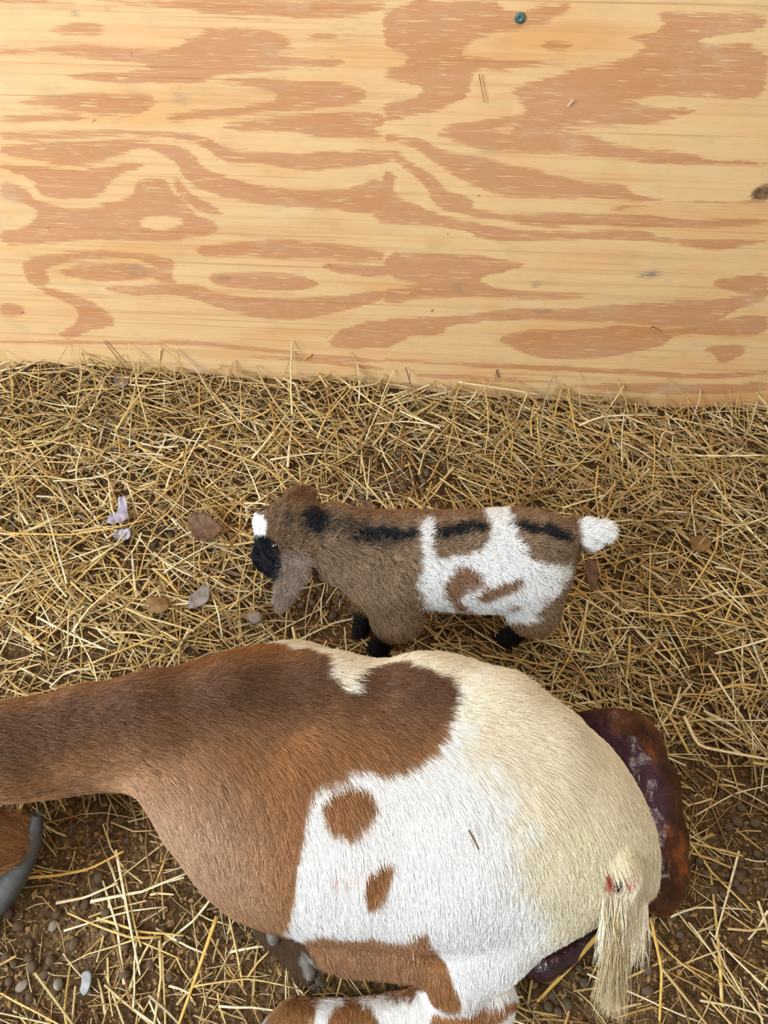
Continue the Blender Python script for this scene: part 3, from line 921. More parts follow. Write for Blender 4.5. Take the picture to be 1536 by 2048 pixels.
    BLACK = [L(p) for p in [
        [(700,1058),(760,1060),(832,1056),(832,1076),(780,1080),(735,1082),(700,1076)],
        [(862,1058),(900,1050),(974,1048),(966,1066),(900,1074),(860,1082)],
        [(1008,1046),(1060,1048),(1100,1056),(1140,1066),(1140,1084),(1100,1078),(1050,1070),(1020,1060)],
        [(604,1024),(620,1016),(640,1018),(652,1035),(650,1058),(625,1066),(606,1058)],
        [(495,1074),(530,1072),(545,1080),(552,1100),(560,1118),(566,1132),(556,1160),(520,1160),(495,1120)]]]
    FADE = [L([(590,1040),(660,1030),(720,1050),(840,1062),(830,1090),(720,1090),(640,1070),(590,1070)]),
            L([(560,1030),(590,1030),(592,1056),(570,1060)])]
    GREYE = [L([(545,1105),(625,1100),(625,1240),(540,1240)])]

    def coat(P, r):
        n = vnoise(P, 90, 51)*0.0016 + vnoise(P, 260, 52)*0.0009
        c = np.tile(lin(152, 126, 100), (len(P), 1))*r.choice([.55, 1.0, 1.25], (len(P), 1), p=[.25, .5, .25])*(0.88+0.24*sstep(-1.2, 1.2, vnoise(P, 40, 53)))[:, None]
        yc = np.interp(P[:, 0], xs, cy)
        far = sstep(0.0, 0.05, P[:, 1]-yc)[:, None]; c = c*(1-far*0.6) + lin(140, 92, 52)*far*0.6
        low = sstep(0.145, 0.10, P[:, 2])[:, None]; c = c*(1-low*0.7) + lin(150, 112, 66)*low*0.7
        m = sstep(0.008, -0.008, polys_sdf(pat, P, FADE) + 3*n)[:, None]*(0.25+0.65*(r.random((len(P), 1)) > 0.4)); c = c*(1-m) + lin(52, 44, 40)*m
        head = (P[:, 0] < at(640, 1060, .24)[0])[:, None]
        c = np.where(head, c*0.68*np.array([1.08, 1.0, .9]), c)
        m = sstep(0.004, -0.004, polys_sdf(pat, P, GREYE))[:, None]*0.75; c = c*(1-m) + lin(150, 132, 122)*m
        q = polys_sdf(pat, P, WHITE)
        m = sstep(0.0016, -0.0016, q + n)[:, None]; c = c*(1-m) + lin(250, 250, 250)*m
        m = sstep(0.0016, -0.0016, polys_sdf(pat, P, SPOT) + n)[:, None]; c = c*(1-m) + lin(146, 112, 84)*m
        m = sstep(0.0020, -0.0020, polys_sdf(pat, P, BLACK) + n)[:, None]; c = c*(1-m) + lin(22, 24, 30)*m
        m = (sstep(0.100, 0.088, P[:, 2] + 3*n))[:, None]; c = c*(1-m) + lin(20, 18, 18)*m
        return c

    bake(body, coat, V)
    x_h = at(640, 1060, .24)[0]; nose = at(535, 1110, .2); poll = at(600, 1060, .26)
    xt = at(1142, 1070, .2)[0]

    def direction(P, Nn):
        yc = np.interp(P[:, 0], xs, cy)
        a = np.clip((yc-P[:, 1])/0.07, -1.3, 1.6)
        D = np.stack([np.maximum(0.35, 1-0.3*np.abs(a)), -0.55*a, -0.55*np.abs(a)], 1)
        hd = (P[:, 0] < x_h)[:, None]
        D = np.where(hd, np.array([0.75, 0.35, 0.3])*1.0, D)
        earm = ((polys_sdf(pat, P, GREYE) < 0) & (P[:, 2] < 0.236))[:, None]
        D = np.where(earm, np.array([-0.35, -0.8, -0.4]), D)
        leg = (P[:, 2] < 0.12)[:, None]
        D = np.where(leg, np.array([0.1, -0.05, -1.0]), D)
        tl = (P[:, 0] > xt)[:, None]
        D = np.where(tl, np.array([1.0, -0.1, 0.1]), D)
        return D

    def length(P):
        L_ = np.full(len(P), 0.013)
        L_ = np.where(P[:, 0] < x_h, 0.0105, L_)
        L_ = np.where((P[:, 0] < at(560, 1080, .23)[0]), 0.0055, L_)
        L_ = np.where((P[:, 2] < 0.125) & (P[:, 2] > 0.09), 0.013, L_)
        L_ = np.where(P[:, 2] < 0.09, 0.006, L_)
        L_ = np.where(P[:, 0] > xt, 0.016, L_)
        return L_

    def keep(c, n):
        vd = CP - c; vd /= np.linalg.norm(vd, axis=1)[:, None]
        return sstep(-0.7, 0.0, (vd*n).sum(1)) + 1e-9

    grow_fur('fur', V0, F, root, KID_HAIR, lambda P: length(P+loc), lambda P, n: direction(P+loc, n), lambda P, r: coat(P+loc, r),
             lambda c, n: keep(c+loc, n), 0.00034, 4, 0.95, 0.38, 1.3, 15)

    def local(o):
        n_ = len(o.data.vertices); co = np.zeros(n_*3, np.float32); o.data.vertices.foreach_get('co', co)
        o.data.vertices.foreach_set('co', (co.reshape(-1, 3)-loc).astype(np.float32).ravel()); o.data.update(); return o
    for (px, py) in ((550, 1092), (528, 1020)):
        h = pat.bvh.ray_cast(Vector(CP), Vector(ray(px, py)))
        if h[0] is None: continue
        p = np.array(h[0]) + np.array(h[1])*-0.0022
        local(sculpted('eye', p-0.01, p+0.01, 0.0008, lambda s: s.cone(p, p+np.array([1e-5, 0, 0]), 0.0062, 0.0062), M_EYE.m, root))
    for (px, py, z) in ((752, 1300, .020), (722, 1262, .020), (1012, 1276, .022), (1065, 1224, .020)):
        c = A(px, py, z)
        def b(s, c=c):
            for sg in (-1, 1):
                s.cone(c + np.array([0, sg*.0052, -.002]), c + np.array([-.010, sg*.0048, -.010]), .0085, .0055, .003)
        local(sculpted('hoof', c-0.03, c+0.03, 0.0014, b, M_DARKHOOF.m, root))


build_kid()

# ------------------------------------------------------------------ birth sac and afterbirth
def to_local(o, loc):
    n_ = len(o.data.vertices); co = np.zeros(n_*3, np.float32); o.data.vertices.foreach_get('co', co)
    o.data.vertices.foreach_set('co', (co.reshape(-1, 3)-loc).astype(np.float32).ravel()); o.data.update()
    o.location = loc; return o


def build_sac():
    path = [(1105,1388,.020,.018),(1155,1398,.028,.028),(1210,1425,.034,.037),(1258,1495,.036,.043),(1290,1580,.034,.043),(1308,1670,.032,.039),(1318,1750,.028,.034),(1316,1792,.022,.024)]
    def b(s):
        pts = [(at(x, y, z), r) for x, y, z, r in path]
        for (p, r), (q, r2) in zip(pts[:-1], pts[1:]): s.cone(p, q, r, r2, 0.012)
        s.d += (0.0012*np.sin(s.X*150+s.Y*60)*np.sin(s.Y*120-s.X*40) + 0.0007*np.sin(s.X*330-s.Y*210+2)*np.sin(s.Y*290+s.X*170)).astype(np.float32)
        s.d = np.maximum(s.d, 0.001-s.Z)
    o = sculpted('birth_sac', (0.13, -0.93, -0.003), (0.42, -0.60, 0.095), 0.0035, b, None, None)
    n_ = len(o.data.vertices); co = np.zeros(n_*3, np.float32); o.data.vertices.foreach_get('co', co); P = co.reshape(-1, 3)
    pl = np.array([at(x, y, .05)[:2] for x, y in [(1140,1440),(1180,1440),(1240,1490),(1290,1530),(1322,1590),(1325,1650),(1300,1700),(1240,1640),(1180,1520)]])
    a = o.data.attributes.new('purple', 'FLOAT', 'POINT'); a.data.foreach_set('value', sstep(0.014, -0.010, sdf_poly(P[:, :2].astype(float), pl)).astype(np.float32))
    t = NT('wet_membrane', 0.20, 0.3)
    v = t.noise(t.coord((1, 1, 1)), 26, 4, 0.6)
    v2 = t.n('ShaderNodeTexVoronoi'); v2.feature = 'DISTANCE_TO_EDGE'; v2.inputs['Scale'].default_value = 17
    wv = t.n('ShaderNodeVectorMath'); wv.operation = 'ADD'
    nz = t.n('ShaderNodeTexNoise'); nz.inputs['Scale'].default_value = 22; t.l(t.coord(), nz.inputs['Vector'])
    sc = t.n('ShaderNodeVectorMath'); sc.operation = 'SCALE'; sc.inputs['Scale'].default_value = 0.11; t.l(nz.outputs['Color'], sc.inputs[0])
    t.l(t.coord(), wv.inputs[0]); t.l(sc.outputs[0], wv.inputs[1]); t.l(wv.outputs[0], v2.inputs['Vector'])
    c = t.ramp(v, [(0.40, lin(58, 32, 20)), (0.56, lin(84, 50, 30)), (0.72, lin(150, 84, 34))])
    c = t.mix(t.attr('purple').outputs['Fac'], c, t.ramp(v, [(0.3, lin(54, 36, 48)), (0.7, lin(88, 60, 74))]))
    vein = t.math('MULTIPLY', t.math('SUBTRACT', 0.022, v2.outputs['Distance'], clamp=True), 14, clamp=True)
    c = t.mix(vein, c, tuple(lin(112, 82, 84)))
    t.l(c, t.b.inputs['Base Color']); t.b.inputs['Coat Weight'].default_value = 0.0; t.b.inputs['Coat Roughness'].default_value = 0.15
    t.b.inputs['Subsurface Weight'].default_value = 0.15; t.b.inputs['Subsurface Scale'].default_value = 0.01
    t.bump(t.math('ADD', v2.outputs['Distance'], t.math('MULTIPLY', t.noise(t.coord(), 130, 3, 0.6), 0.25)), 0.8, 0.006)
    o.data.materials.append(t.m)
    to_local(o, at(1300, 1600, 0)); tag(o, 'dark red and brown glossy birth sac curving round the mother goat\'s rump', 'birth sac')
    def b2(s):
        for (x, y, z, r) in [(1060,1925,.014,.018),(1090,1928,.016,.020),(1115,1915,.016,.018),(1140,1898,.015,.017),(1165,1882,.014,.016),(1185,1868,.012,.013),(1085,1940,.012,.014),(1130,1910,.020,.012)]:
            s.cone(at(x, y, z), at(x+8, y-4, z), r, r*0.9, 0.005)
        s.d = np.maximum(s.d, 0.001-s.Z)
    o = sculpted('afterbirth', (0.08, -1.0, -0.002), (0.30, -0.86, 0.05), 0.002, b2, None, None)
    t = NT('wet_tissue', 0.10, 0.6); v = t.noise(t.coord(), 90, 4, 0.6)
    t.l(t.ramp(v, [(0.3, lin(28, 12, 20)), (0.7, lin(74, 34, 48))]), t.b.inputs['Base Color']); t.b.inputs['Coat Weight'].default_value = 0.7; t.bump(v, 0.8, 0.004)
    o.data.materials.append(t.m)
    to_local(o, at(1120, 1910, 0)); tag(o, 'small dark purple wet afterbirth under the mother goat\'s hind leg and tail', 'afterbirth')


build_sac()

# ------------------------------------------------------------------ straw
CLUSTERS = [(820,940,36,34,13,'a'),(705,1012,40,22,9,'a'),(800,992,60,22,9,'a'),(50,812,40,36,6,'b'),(330,1082,30,28,8,'b'),(180,1052,30,28,6,'b'),
 (34,1040,36,36,6,'b'),(280,1132,60,28,6,'b'),(470,1262,30,18,5,'c'),(655,1192,56,28,13,'c'),(700,1236,40,18,6,'c'),(1370,1560,46,46,11,'d'),(1490,1622,40,42,11,'d'),
 (1500,1742,36,40,10,'d'),(1435,1752,46,38,9,'d'),(1390,1855,56,36,6,'d'),(1220,1972,76,38,9,'d'),(1092,2004,46,26,5,'d'),(160,1792,56,38,9,'e'),
 (90,1882,76,56,9,'e'),(60,1962,56,46,6,'e'),(270,1902,96,56,10,'e'),(200,1664,56,36,6,'e'),(1250,1152,30,14,4,'f'),(1385,1350,60,20,4,'f')]
DUNG_AT = ['above the baby goat\'s shoulder', 'above the baby goat\'s neck', 'just above the baby goat\'s back', 'at the far left under the wall', 'beside the dark curled leaf', 'left of the violet leaf', 'at the left edge', 'below the violet leaf', 'above the mother goat\'s shoulder', 'under the baby goat\'s chin', 'beside the baby goat\'s forefeet', 'beside the birth sac', 'at the right edge', 'at the lower right edge', 'right of the birth sac\'s end', 'right of the tail', 'below the tail', 'below the afterbirth', 'beside the horn', 'below the horn', 'in the bottom left corner', 'below the mother goat\'s chest', 'under the mother goat\'s neck', 'below the baby goat\'s tail', 'above the birth sac']
BARE = [([(545,1150),(640,1140),(720,1190),(850,1260),(800,1320),(560,1270),(530,1210)], 0.10),
        ([(680,930),(780,905),(900,930),(940,1010),(780,1030),(680,1040)], 0.42),
        ([(-200,1590),(260,1590),(420,1760),(560,1850),(900,1960),(900,2200),(-200,2200)], 0.20),
        ([(40,1600),(260,1590),(330,1760),(100,1800)], 0.60),
        ([(1290,1480),(1380,1500),(1560,1560),(1700,2200),(1000,2200),(1020,1950),(1200,1880),(1330,1820)], 0.23),
        ([(0,1290),(120,1270),(330,1300),(250,1380),(0,1400)], 0.55),
        ([(1330,1300),(1560,1320),(1560,1480),(1320,1440)], 0.75)]
BAREW = [(np.array([at(*p)[:2] for p in poly]), v) for poly, v in BARE]
CLW = [(at(x, y)[:2], max(rx, ry)/1450*1.0) for x, y, rx, ry, n, z in CLUSTERS]


DOE_FOOT = np.array([at(*p)[:2] for p in [(-60,1400),(270,1370),(560,1290),(860,1300),(1100,1400),(1280,1600),(1380,1760),(1300,1870),(950,2000),(560,1850),(330,1700),(250,1600),(-60,1620)]])


def density(xy):
    d = np.ones(len(xy))
    for poly, v in BAREW:
        d = np.minimum(d, v + (1-v)*sstep(-0.012, 0.030, sdf_poly(xy, poly)))
    for c, r in CLW:
        d *= 1-0.55*np.exp(-((xy-c)**2).sum(1)/(r*r))
    return d*(0.80+0.20*vnoise(xy, 16, 61))


def stalk_arrays(L, w, kink, curl, r, th=0.42, nseg=4):
    """one hollow-looking stalk along local X: rings of six, flattened"""
    xs_ = np.linspace(-0.5, 0.5, nseg+1)*L
    ky = np.interp(xs_, [-L/2, kink[0]*L, L/2], [0, 0, kink[1]*L*(0.5-kink[0])])
    ys_ = ky + curl*L*((xs_/L)**2)
    zs_ = 0.25*curl*L*np.cos(xs_/L*3)*0.2
    V = []
    for i, x in enumerate(xs_):
        tp = 1.0 - 0.35*i/nseg
        for a in range(5):
            an = 2*math.pi*a/5
            V.append((x, ys_[i] + w/2*tp*math.cos(an), zs_[i] + w/2*th*tp*math.sin(an)))
    F = []
    for i in range(nseg):
        for a in range(5):
            b = (a+1) % 5; F.append((i*5+a, i*5+b, (i+1)*5+b, (i+1)*5+a))
    return np.array(V), np.array(F)


TS = NT('dry_straw', 0.42, 0.45)
_tone = TS.attr('tone').outputs['Fac']; _oi = TS.n('ShaderNodeObjectInfo')
_fr = TS.math('FRACT', TS.math('ADD', _tone, _oi.outputs['Random']))
_col = TS.ramp(_fr, [(0.0, lin(208, 176, 110)), (0.16, lin(178, 140, 76)), (0.32, lin(226, 204, 148)), (0.46, lin(148, 110, 62)), (0.60, lin(200, 178, 112)), (0.74, lin(112, 80, 46)), (0.86, lin(234, 220, 180)), (1.0, lin(160, 120, 66))])
_st = TS.noise(TS.coord((1, 1, 1)), 70, 3, 0.6)
_c2 = TS.mix(TS.math('MULTIPLY', TS.math('SUBTRACT', _st, 0.5, clamp=True), 1.6, clamp=True), _col, tuple(lin(120, 90, 56)))
TS.l(_c2, TS.b.inputs['Base Color'])


def straw_mass(name, count, Lr, wr, top, zfrac, seed, label, lo=(-0.92, -1.30), hi=(0.92, -0.006), dens_pow=1.0, base=0.0):
    r = np.random.default_rng(seed)
    Vs, Fs, T = [], [], []; nv = 0; made = 0
    cand = r.uniform(lo, hi, (count*6, 2)); dn = density(cand)**dens_pow
    dn = np.where(sdf_poly(cand, DOE_FOOT) < -0.045, -9, dn)
    ok = r.random(len(cand)) < np.clip(dn + base, 0, 1)
    cand, dn = cand[ok][:count], dn[ok][:count]
    gz = ground_z(cand[:, 0], cand[:, 1])
    for (x, y), d, g in zip(cand, dn, gz):
        L = r.uniform(*Lr)*r.uniform(0.5, 1.0); w = r.uniform(*wr)*(1.35 if r.random() < 0.1 else 1.0)
        V, F = stalk_arrays(L, w, (r.uniform(-.3, .3), r.normal(0, .25)), r.normal(0, .12), r, nseg=3)
        az = r.uniform(0, math.pi*2) if r.random() < 0.6 else r.normal(-0.35, 0.5)
        pit = r.normal(0, 0.07)
        if y > -0.05 and r.random() < 0.22:
            pit = r.uniform(0.25, 0.85); az = r.uniform(0.7, 2.4)
            L_ = V[:, 0].max()
        roll = r.uniform(-.6, .6); cr, sr = math.cos(roll), math.sin(roll)
        ca, sa, cp_, sp = math.cos(az), math.sin(az), math.cos(pit), math.sin(pit)
        V = np.stack([V[:, 0], V[:, 1]*cr-V[:, 2]*sr, V[:, 1]*sr+V[:, 2]*cr], 1)
        X = V[:, 0]*cp_ - V[:, 2]*sp; Z = V[:, 0]*sp + V[:, 2]*cp_
        P = np.stack([x + X*ca - V[:, 1]*sa, y + X*sa + V[:, 1]*ca, Z], 1)
        over = P[:, 1].max()
        if over > -0.003: P[:, 1] -= over + 0.003
        z0 = g + 0.0015 + top*d*r.random()*zfrac
        low = (P[:, 2] + z0 - g).min()
        P[:, 2] += z0 + max(0, 0.0005-low)
        Vs.append(P); Fs.append(F+nv); nv += len(P); T.append(np.full(len(P), r.random()))
    o = mesh_obj(name, np.concatenate(Vs), np.concatenate(Fs), TS.m, None, True, {'tone': np.concatenate(T)})
    tag(o, label, 'straw', kind='stuff')
    return o


straw_mass('straw_bedding', 12500, (0.035, 0.160), (0.0014, 0.0044), 0.034, 1.0, 71, 'thick layer of dry golden straw covering the dirt floor')
straw_mass('chaff', 11500, (0.012, 0.045), (0.0006, 0.0016), 0.016, 1.0, 72, 'fine broken chaff scattered among the straw and over the dirt', dens_pow=0.7, base=0.25)

# stalks lying loose on top: every one an object
VAR = []
_r = np.random.default_rng(80)
for k in range(16):
    V, F = stalk_arrays(1.0, 1.0, (_r.uniform(-.3, .3), 0), 0, _r)
    L = _r.uniform(0.07, 0.15); w = _r.uniform(0.0026, 0.0046)
    V, F = stalk_arrays(L, w, (_r.uniform(-.3, .3), _r.normal(0, .28)), _r.normal(0, .10), _r, nseg=6)
    cap = [tuple(range(5))[::-1], tuple(range(len(V)-5, len(V)))]
    me_o = mesh_obj('straw_stalk', V, [tuple(f) for f in F] + cap, TS.m, None, True, {'tone': np.zeros(len(V))})
    COL.objects.unlink(me_o); VAR.append((me_o, L))
KID_FOOT = np.array([at(*p)[:2] for p in [(700,1250),(740,1190),(1090,1150),(1110,1230),(1010,1310),(720,1320)]])
ZONES = [('near the wall\'s left end', lambda x, y: y < 900 and x < 500), ('near the wall\'s middle', lambda x, y: y < 900 and x < 1000),
         ('near the wall\'s right end', lambda x, y: y < 900), ('far left of the baby goat', lambda x, y: x < 250 and y < 1330),
         ('just left of the baby goat', lambda x, y: x < 520 and y < 1330), ('above the baby goat\'s back', lambda x, y: x < 1100 and y < 1040),
         ('between the goats', lambda x, y: x < 1050 and y < 1360), ('right of the baby goat\'s tail', lambda x, y: x > 1200 and y < 1200),
         ('above the birth sac', lambda x, y: y < 1400), ('right of the birth sac', lambda x, y: x > 1250 and y < 1800),
         ('below the mother\'s tail', lambda x, y: x > 900), ('beside the mother\'s chest', lambda x, y: x < 700 and y < 1800), ('in the lower left', lambda x, y: True)]
ORD = ['', 'second ', 'third ', 'fourth ', 'fifth ', 'sixth ', 'seventh ', 'eighth ', 'ninth ', 'tenth ', 'eleventh ', 'twelfth ', 'thirteenth ', 'fourteenth ', 'fifteenth ', 'sixteenth ']


def name_in_order(items):
    """items of (photo x, object, base label): tell look-alikes apart by their order from the left"""
    by = {}
    for x, o, l in items: by.setdefault(l, []).append((x, o))
    for l, v in by.items():
        v.sort(key=lambda q: q[0]); n = len(v)
        for i, (x, o) in enumerate(v):
            if n == 1: o['label'] = l
            elif i == 0: o['label'] = l + ', leftmost'
            elif i == n-1: o['label'] = l + ', rightmost'
            elif n == 3: o['label'] = l + ', middle one'
            else: o['label'] = l + ', ' + ORD[min(i, 15)] + 'from left'


def straw_tone(name, c1, c2):
    t = NT(name, 0.4, 0.45); v = t.noise(t.coord(), 70, 3, 0.6)
    t.l(t.ramp(v, [(0.35, lin(*c1)), (0.6, lin(*c2))]), t.b.inputs['Base Color']); return t.m


TONES = [('pale', straw_tone('straw_pale', (214,196,148), (240,226,186))), ('golden', straw_tone('straw_golden', (190,152,84), (220,190,118))),
         ('brown', straw_tone('straw_brown', (118,86,52), (160,122,74)))]
VARM = {}
for ti, (tn, tm) in enumerate(TONES):
    for vi, (vo, L) in enumerate(VAR):
        me2 = vo.data.copy(); me2.materials.clear(); me2.materials.append(tm); VARM[ti, vi] = me2
n_st = 0; named = []
while n_st < 280:
    px, py = _r.uniform(-10, 1546), _r.uniform(745, 2060)
    p = at(px, py)
    if p[1] > -0.012: continue
    xy = p[None, :2]
    dn_ = density(xy)[0]
    if _r.random() > max(dn_, 0.25) or sdf_poly(xy, DOE_FOOT)[0] < 0.02 or sdf_poly(xy, KID_FOOT)[0] < 0.01: continue
    vi = int(_r.integers(16)); ti = int(_r.choice(3, p=[.42, .38, .20])); src, L = VAR[vi]
    o = bpy.data.objects.new('straw_stalk', VARM[ti, vi])
    z = float(ground_z(p[0], p[1])) + 0.0035 + 0.028*max(dn_, 0)*_r.uniform(0.8, 1.1)
    az = _r.uniform(0, 2*math.pi)
    y_ = min(p[1], -(abs(math.sin(az))*L/2 + 0.01))
    s = _r.uniform(0.8, 1.2)
    o.location = (p[0], y_, z); o.rotation_euler = (_r.uniform(-.5, .5), _r.normal(0, .05), az); o.scale = (s, s, s)
    qx, qy = to_px(np.array([p[0], y_, z]))[0]
    zone = next(n for n, f in ZONES if f(qx, qy))
    ln = 'long' if L*s > 0.11 else 'short'
    dr = 'crosswise' if abs(math.sin(az)) < 0.5 else ('pointing at the wall' if abs(math.sin(az)) > 0.87 else 'slantwise')
    tag(o, None, 'straw stalk', 'loose straw stalks ' + zone)
    named.append((qx, o, ln + ' ' + TONES[ti][0] + ' straw ' + dr + ' ' + zone))
    link(o); n_st += 1
name_in_order(named)


def stalk_along(name, pts, w, label, cat='straw stalk', mat=None, th=0.5, taper=0.6):
    pts = np.array(pts, float); loc = pts.mean(0)
    cum = np.concatenate([[0], np.cumsum(np.linalg.norm(np.diff(pts, axis=0), axis=1))]); n = 14
    tt = np.linspace(0, cum[-1], n); C = np.stack([smooth1(np.interp(tt, cum, pts[:, k]), 1) for k in range(3)], 1)
    V, F, m = [], [], 8
    for i in range(n):
        t = C[min(i+1, n-1)]-C[max(i-1, 0)]; t /= np.linalg.norm(t)
        a = np.cross(t, [0, 0.3, 1]); a /= np.linalg.norm(a); b = np.cross(a, t)
        tp = 1-(1-taper)*i/(n-1)
        for j in range(m):
            an = 2*math.pi*j/m; V.append(C[i]-loc + tp*w/2*(math.cos(an)*a + th*math.sin(an)*b))
    for i in range(n-1):
        for j in range(m): F.append((i*m+j, i*m+(j+1) % m, (i+1)*m+(j+1) % m, (i+1)*m+j))
    F.append(tuple(range(m))[::-1]); F.append(tuple(range((n-1)*m, n*m)))
    o = mesh_obj(name, V, F, mat or TS.m, None, True, {'tone': np.full(len(V), rng.random())})
    o.location = loc; tag(o, label, cat); return o


def sm(name, c, c2, rough=0.7, spec=0.3, sc=120, bump=0.2):
    t = NT(name, rough, spec); v = t.noise(t.coord(), sc, 4, 0.6)
    t.l(t.ramp(v, [(0.35, lin(*c)), (0.65, lin(*c2))]), t.b.inputs['Base Color']); t.bump(v, bump, 0.001); return t.m


M_PALE = sm('pale_straw', (222,200,150), (238,224,186), 0.4); M_GOLD = sm('golden_straw', (200,158,74), (224,186,104), 0.4)
M_BROWNS = sm('brown_straw', (110,76,44), (150,108,64), 0.6)
aw = lambda x, y, o=-0.004: at_wall(x, y, o)
stalk_along('straw_stalk', [aw(958,148), aw(963,175), aw(969,206)], .0016, 'thin brown straw clinging upright to the middle of the plywood wall', mat=M_BROWNS)
stalk_along('straw_stalk', [at(918,764,.055), at(1000,776,.05), at(1079,789,.04)], .0055, 'broad pale straw leaning flat against the wall foot near the middle', mat=M_PALE)
stalk_along('straw_stalk', [aw(622,710), at(585,738,.05), at(552,765,.03)], .0050, 'golden straw propped up against the wall with its shadow beside it', mat=M_GOLD)
stalk_along('straw_stalk', [aw(208,682), at(250,735,.055), at(300,800,.03)], .0030, 'thin brown bent straw propped on the wall at the upper left of the bedding', mat=M_BROWNS)
stalk_along('straw_stalk', [aw(321,698), at(320,735,.05), at(318,765,.035)], .0034, 'short pale straw standing upright against the wall foot at left', mat=M_PALE)
stalk_along('straw_stalk', [at(0,728,.05), at(56,711,.052)], .0052, 'broad pale straw tip at the far left under the wall', mat=M_PALE)
stalk_along('straw_stalk', [at(1368,1432,.030), at(1396,1492,.030), at(1450,1503,.030), at(1540,1519,.028)], .0058, 'long pale bent straw at the right edge beside the birth sac', mat=M_PALE)
stalk_along('straw_stalk', [at(1198,1868,.034), at(1130,1945,.020), at(1074,2003,.010)], .0060, 'thick golden straw lying across the purple afterbirth', mat=M_GOLD)
stalk_along('straw_stalk', [at(1302,1838,.012), at(1324,1940,.012), at(1319,2042,.012)], .0046, 'long golden bent straw on the dirt below the end of the birth sac', mat=M_GOLD)
stalk_along('straw_stalk', [at(434,1832,.018), at(398,1935,.016), at(350,2070,.012)], .0052, 'long straight golden straw running down out of the bottom of the picture', mat=M_GOLD)
stalk_along('straw_stalk', [at(48,1756,.022), at(110,1752,.024), at(180,1738,.026), at(248,1702,.03)], .0046, 'long curved golden straw on the dirt beside the horn', mat=M_GOLD)
stalk_along('straw_stalk', [at(112,1806,.014), at(170,1795,.016), at(236,1766,.018)], .0042, 'pale golden straw just below the curved one beside the horn', mat=M_PALE)
stalk_along('straw_stalk', [at(18,1066,.034), at(140,1070,.036), at(230,1056,.036), at(302,1036,.034)], .0042, 'long yellow straw lying under the curled violet leaf', mat=M_GOLD)
stalk_along('straw_stalk', [at(232,1700,.012), at(262,1860,.012), at(280,1950,.010)], .0040, 'long straw pointing down the dirt in the lower left', mat=M_PALE)
stalk_along('straw_stalk', [at(225,1865,.010), at(250,1960,.010), at(262,2008,.010)], .0036, 'slim tan straw beside the grey chip in the lower left', mat=M_BROWNS)
stalk_along('straw_stalk', [at(905,1228,.045), at(950,1262,.035), at(1012,1300,.028)], .0028, 'thin pale straw crossing the floor beneath the baby goat\'s belly', mat=M_PALE)
stalk_along('straw_stalk', [at(1478,1702,.010), at(1452,1800,.010), at(1430,1880,.010)], .0036, 'pale straw standing out on the dirt near the right edge', mat=M_PALE)
h0 = doe_hit(936, 1664) + [0, 0, .010]; h1 = doe_hit(956, 1702) + [0, 0, .009]
stalk_along('straw_stalk', [h0, (h0+h1)/2+[0, 0, .001], h1], .0026, 'short brown straw caught in the white coat on the mother goat\'s side', mat=M_BROWNS)
h0 = doe_hit(822, 1874) + [0, 0, .016]; h1 = doe_hit(826, 1922) + [0, 0, .018]
stalk_along('straw_stalk', [h0, (h0+h1)/2, h1], .0018, 'short pale straw stuck in the brown belly fur of the mother goat', mat=M_PALE)

# ------------------------------------------------------------------ bits on the wall
M_SCREW = sm('painted_screw', (52,84,86), (86,116,114), 0.45, 0.5, 200)
sp = at_wall(1040, 35)
def _screw(s):
    s.ell(sp + [0, -.0012, 0], (.0062, .0022, .0062), k=.001)
    s.ell(sp + [0, -.0034, 0], (.0022, .0020, .0022), k=.001, cut=True)
o = to_local(sculpted('screw', sp-0.010, sp+0.010, 0.0006, _screw, M_SCREW, None), sp)
tag(o, 'green painted screw head driven into the plywood near the top', 'screw')
stalk_along('wood_chip', [aw(1136,212), aw(1140,207), aw(1147,200)], .0034, 'small white husk stuck to the right side of the plywood wall', 'husk', sm('white_husk', (225,225,220), (245,245,242)), .4)
stalk_along('straw_fragment', [aw(1303,653,-.002), aw(1312,657,-.004), aw(1324,663,-.002)], .0022, 'tiny dark curled fragment stuck low on the right of the plywood', 'straw fragment', sm('dark_fragment', (60,38,24), (92,60,38)), .5)
stalk_along('straw_fragment', [aw(993,740,-.002), aw(994,748,-.004), aw(998,755,-.002)], .0032, 'tiny dark brown fragment stuck on the plywood just above the straw', 'straw fragment', sm('dark_flake', (58,36,22), (88,56,34)), .5)

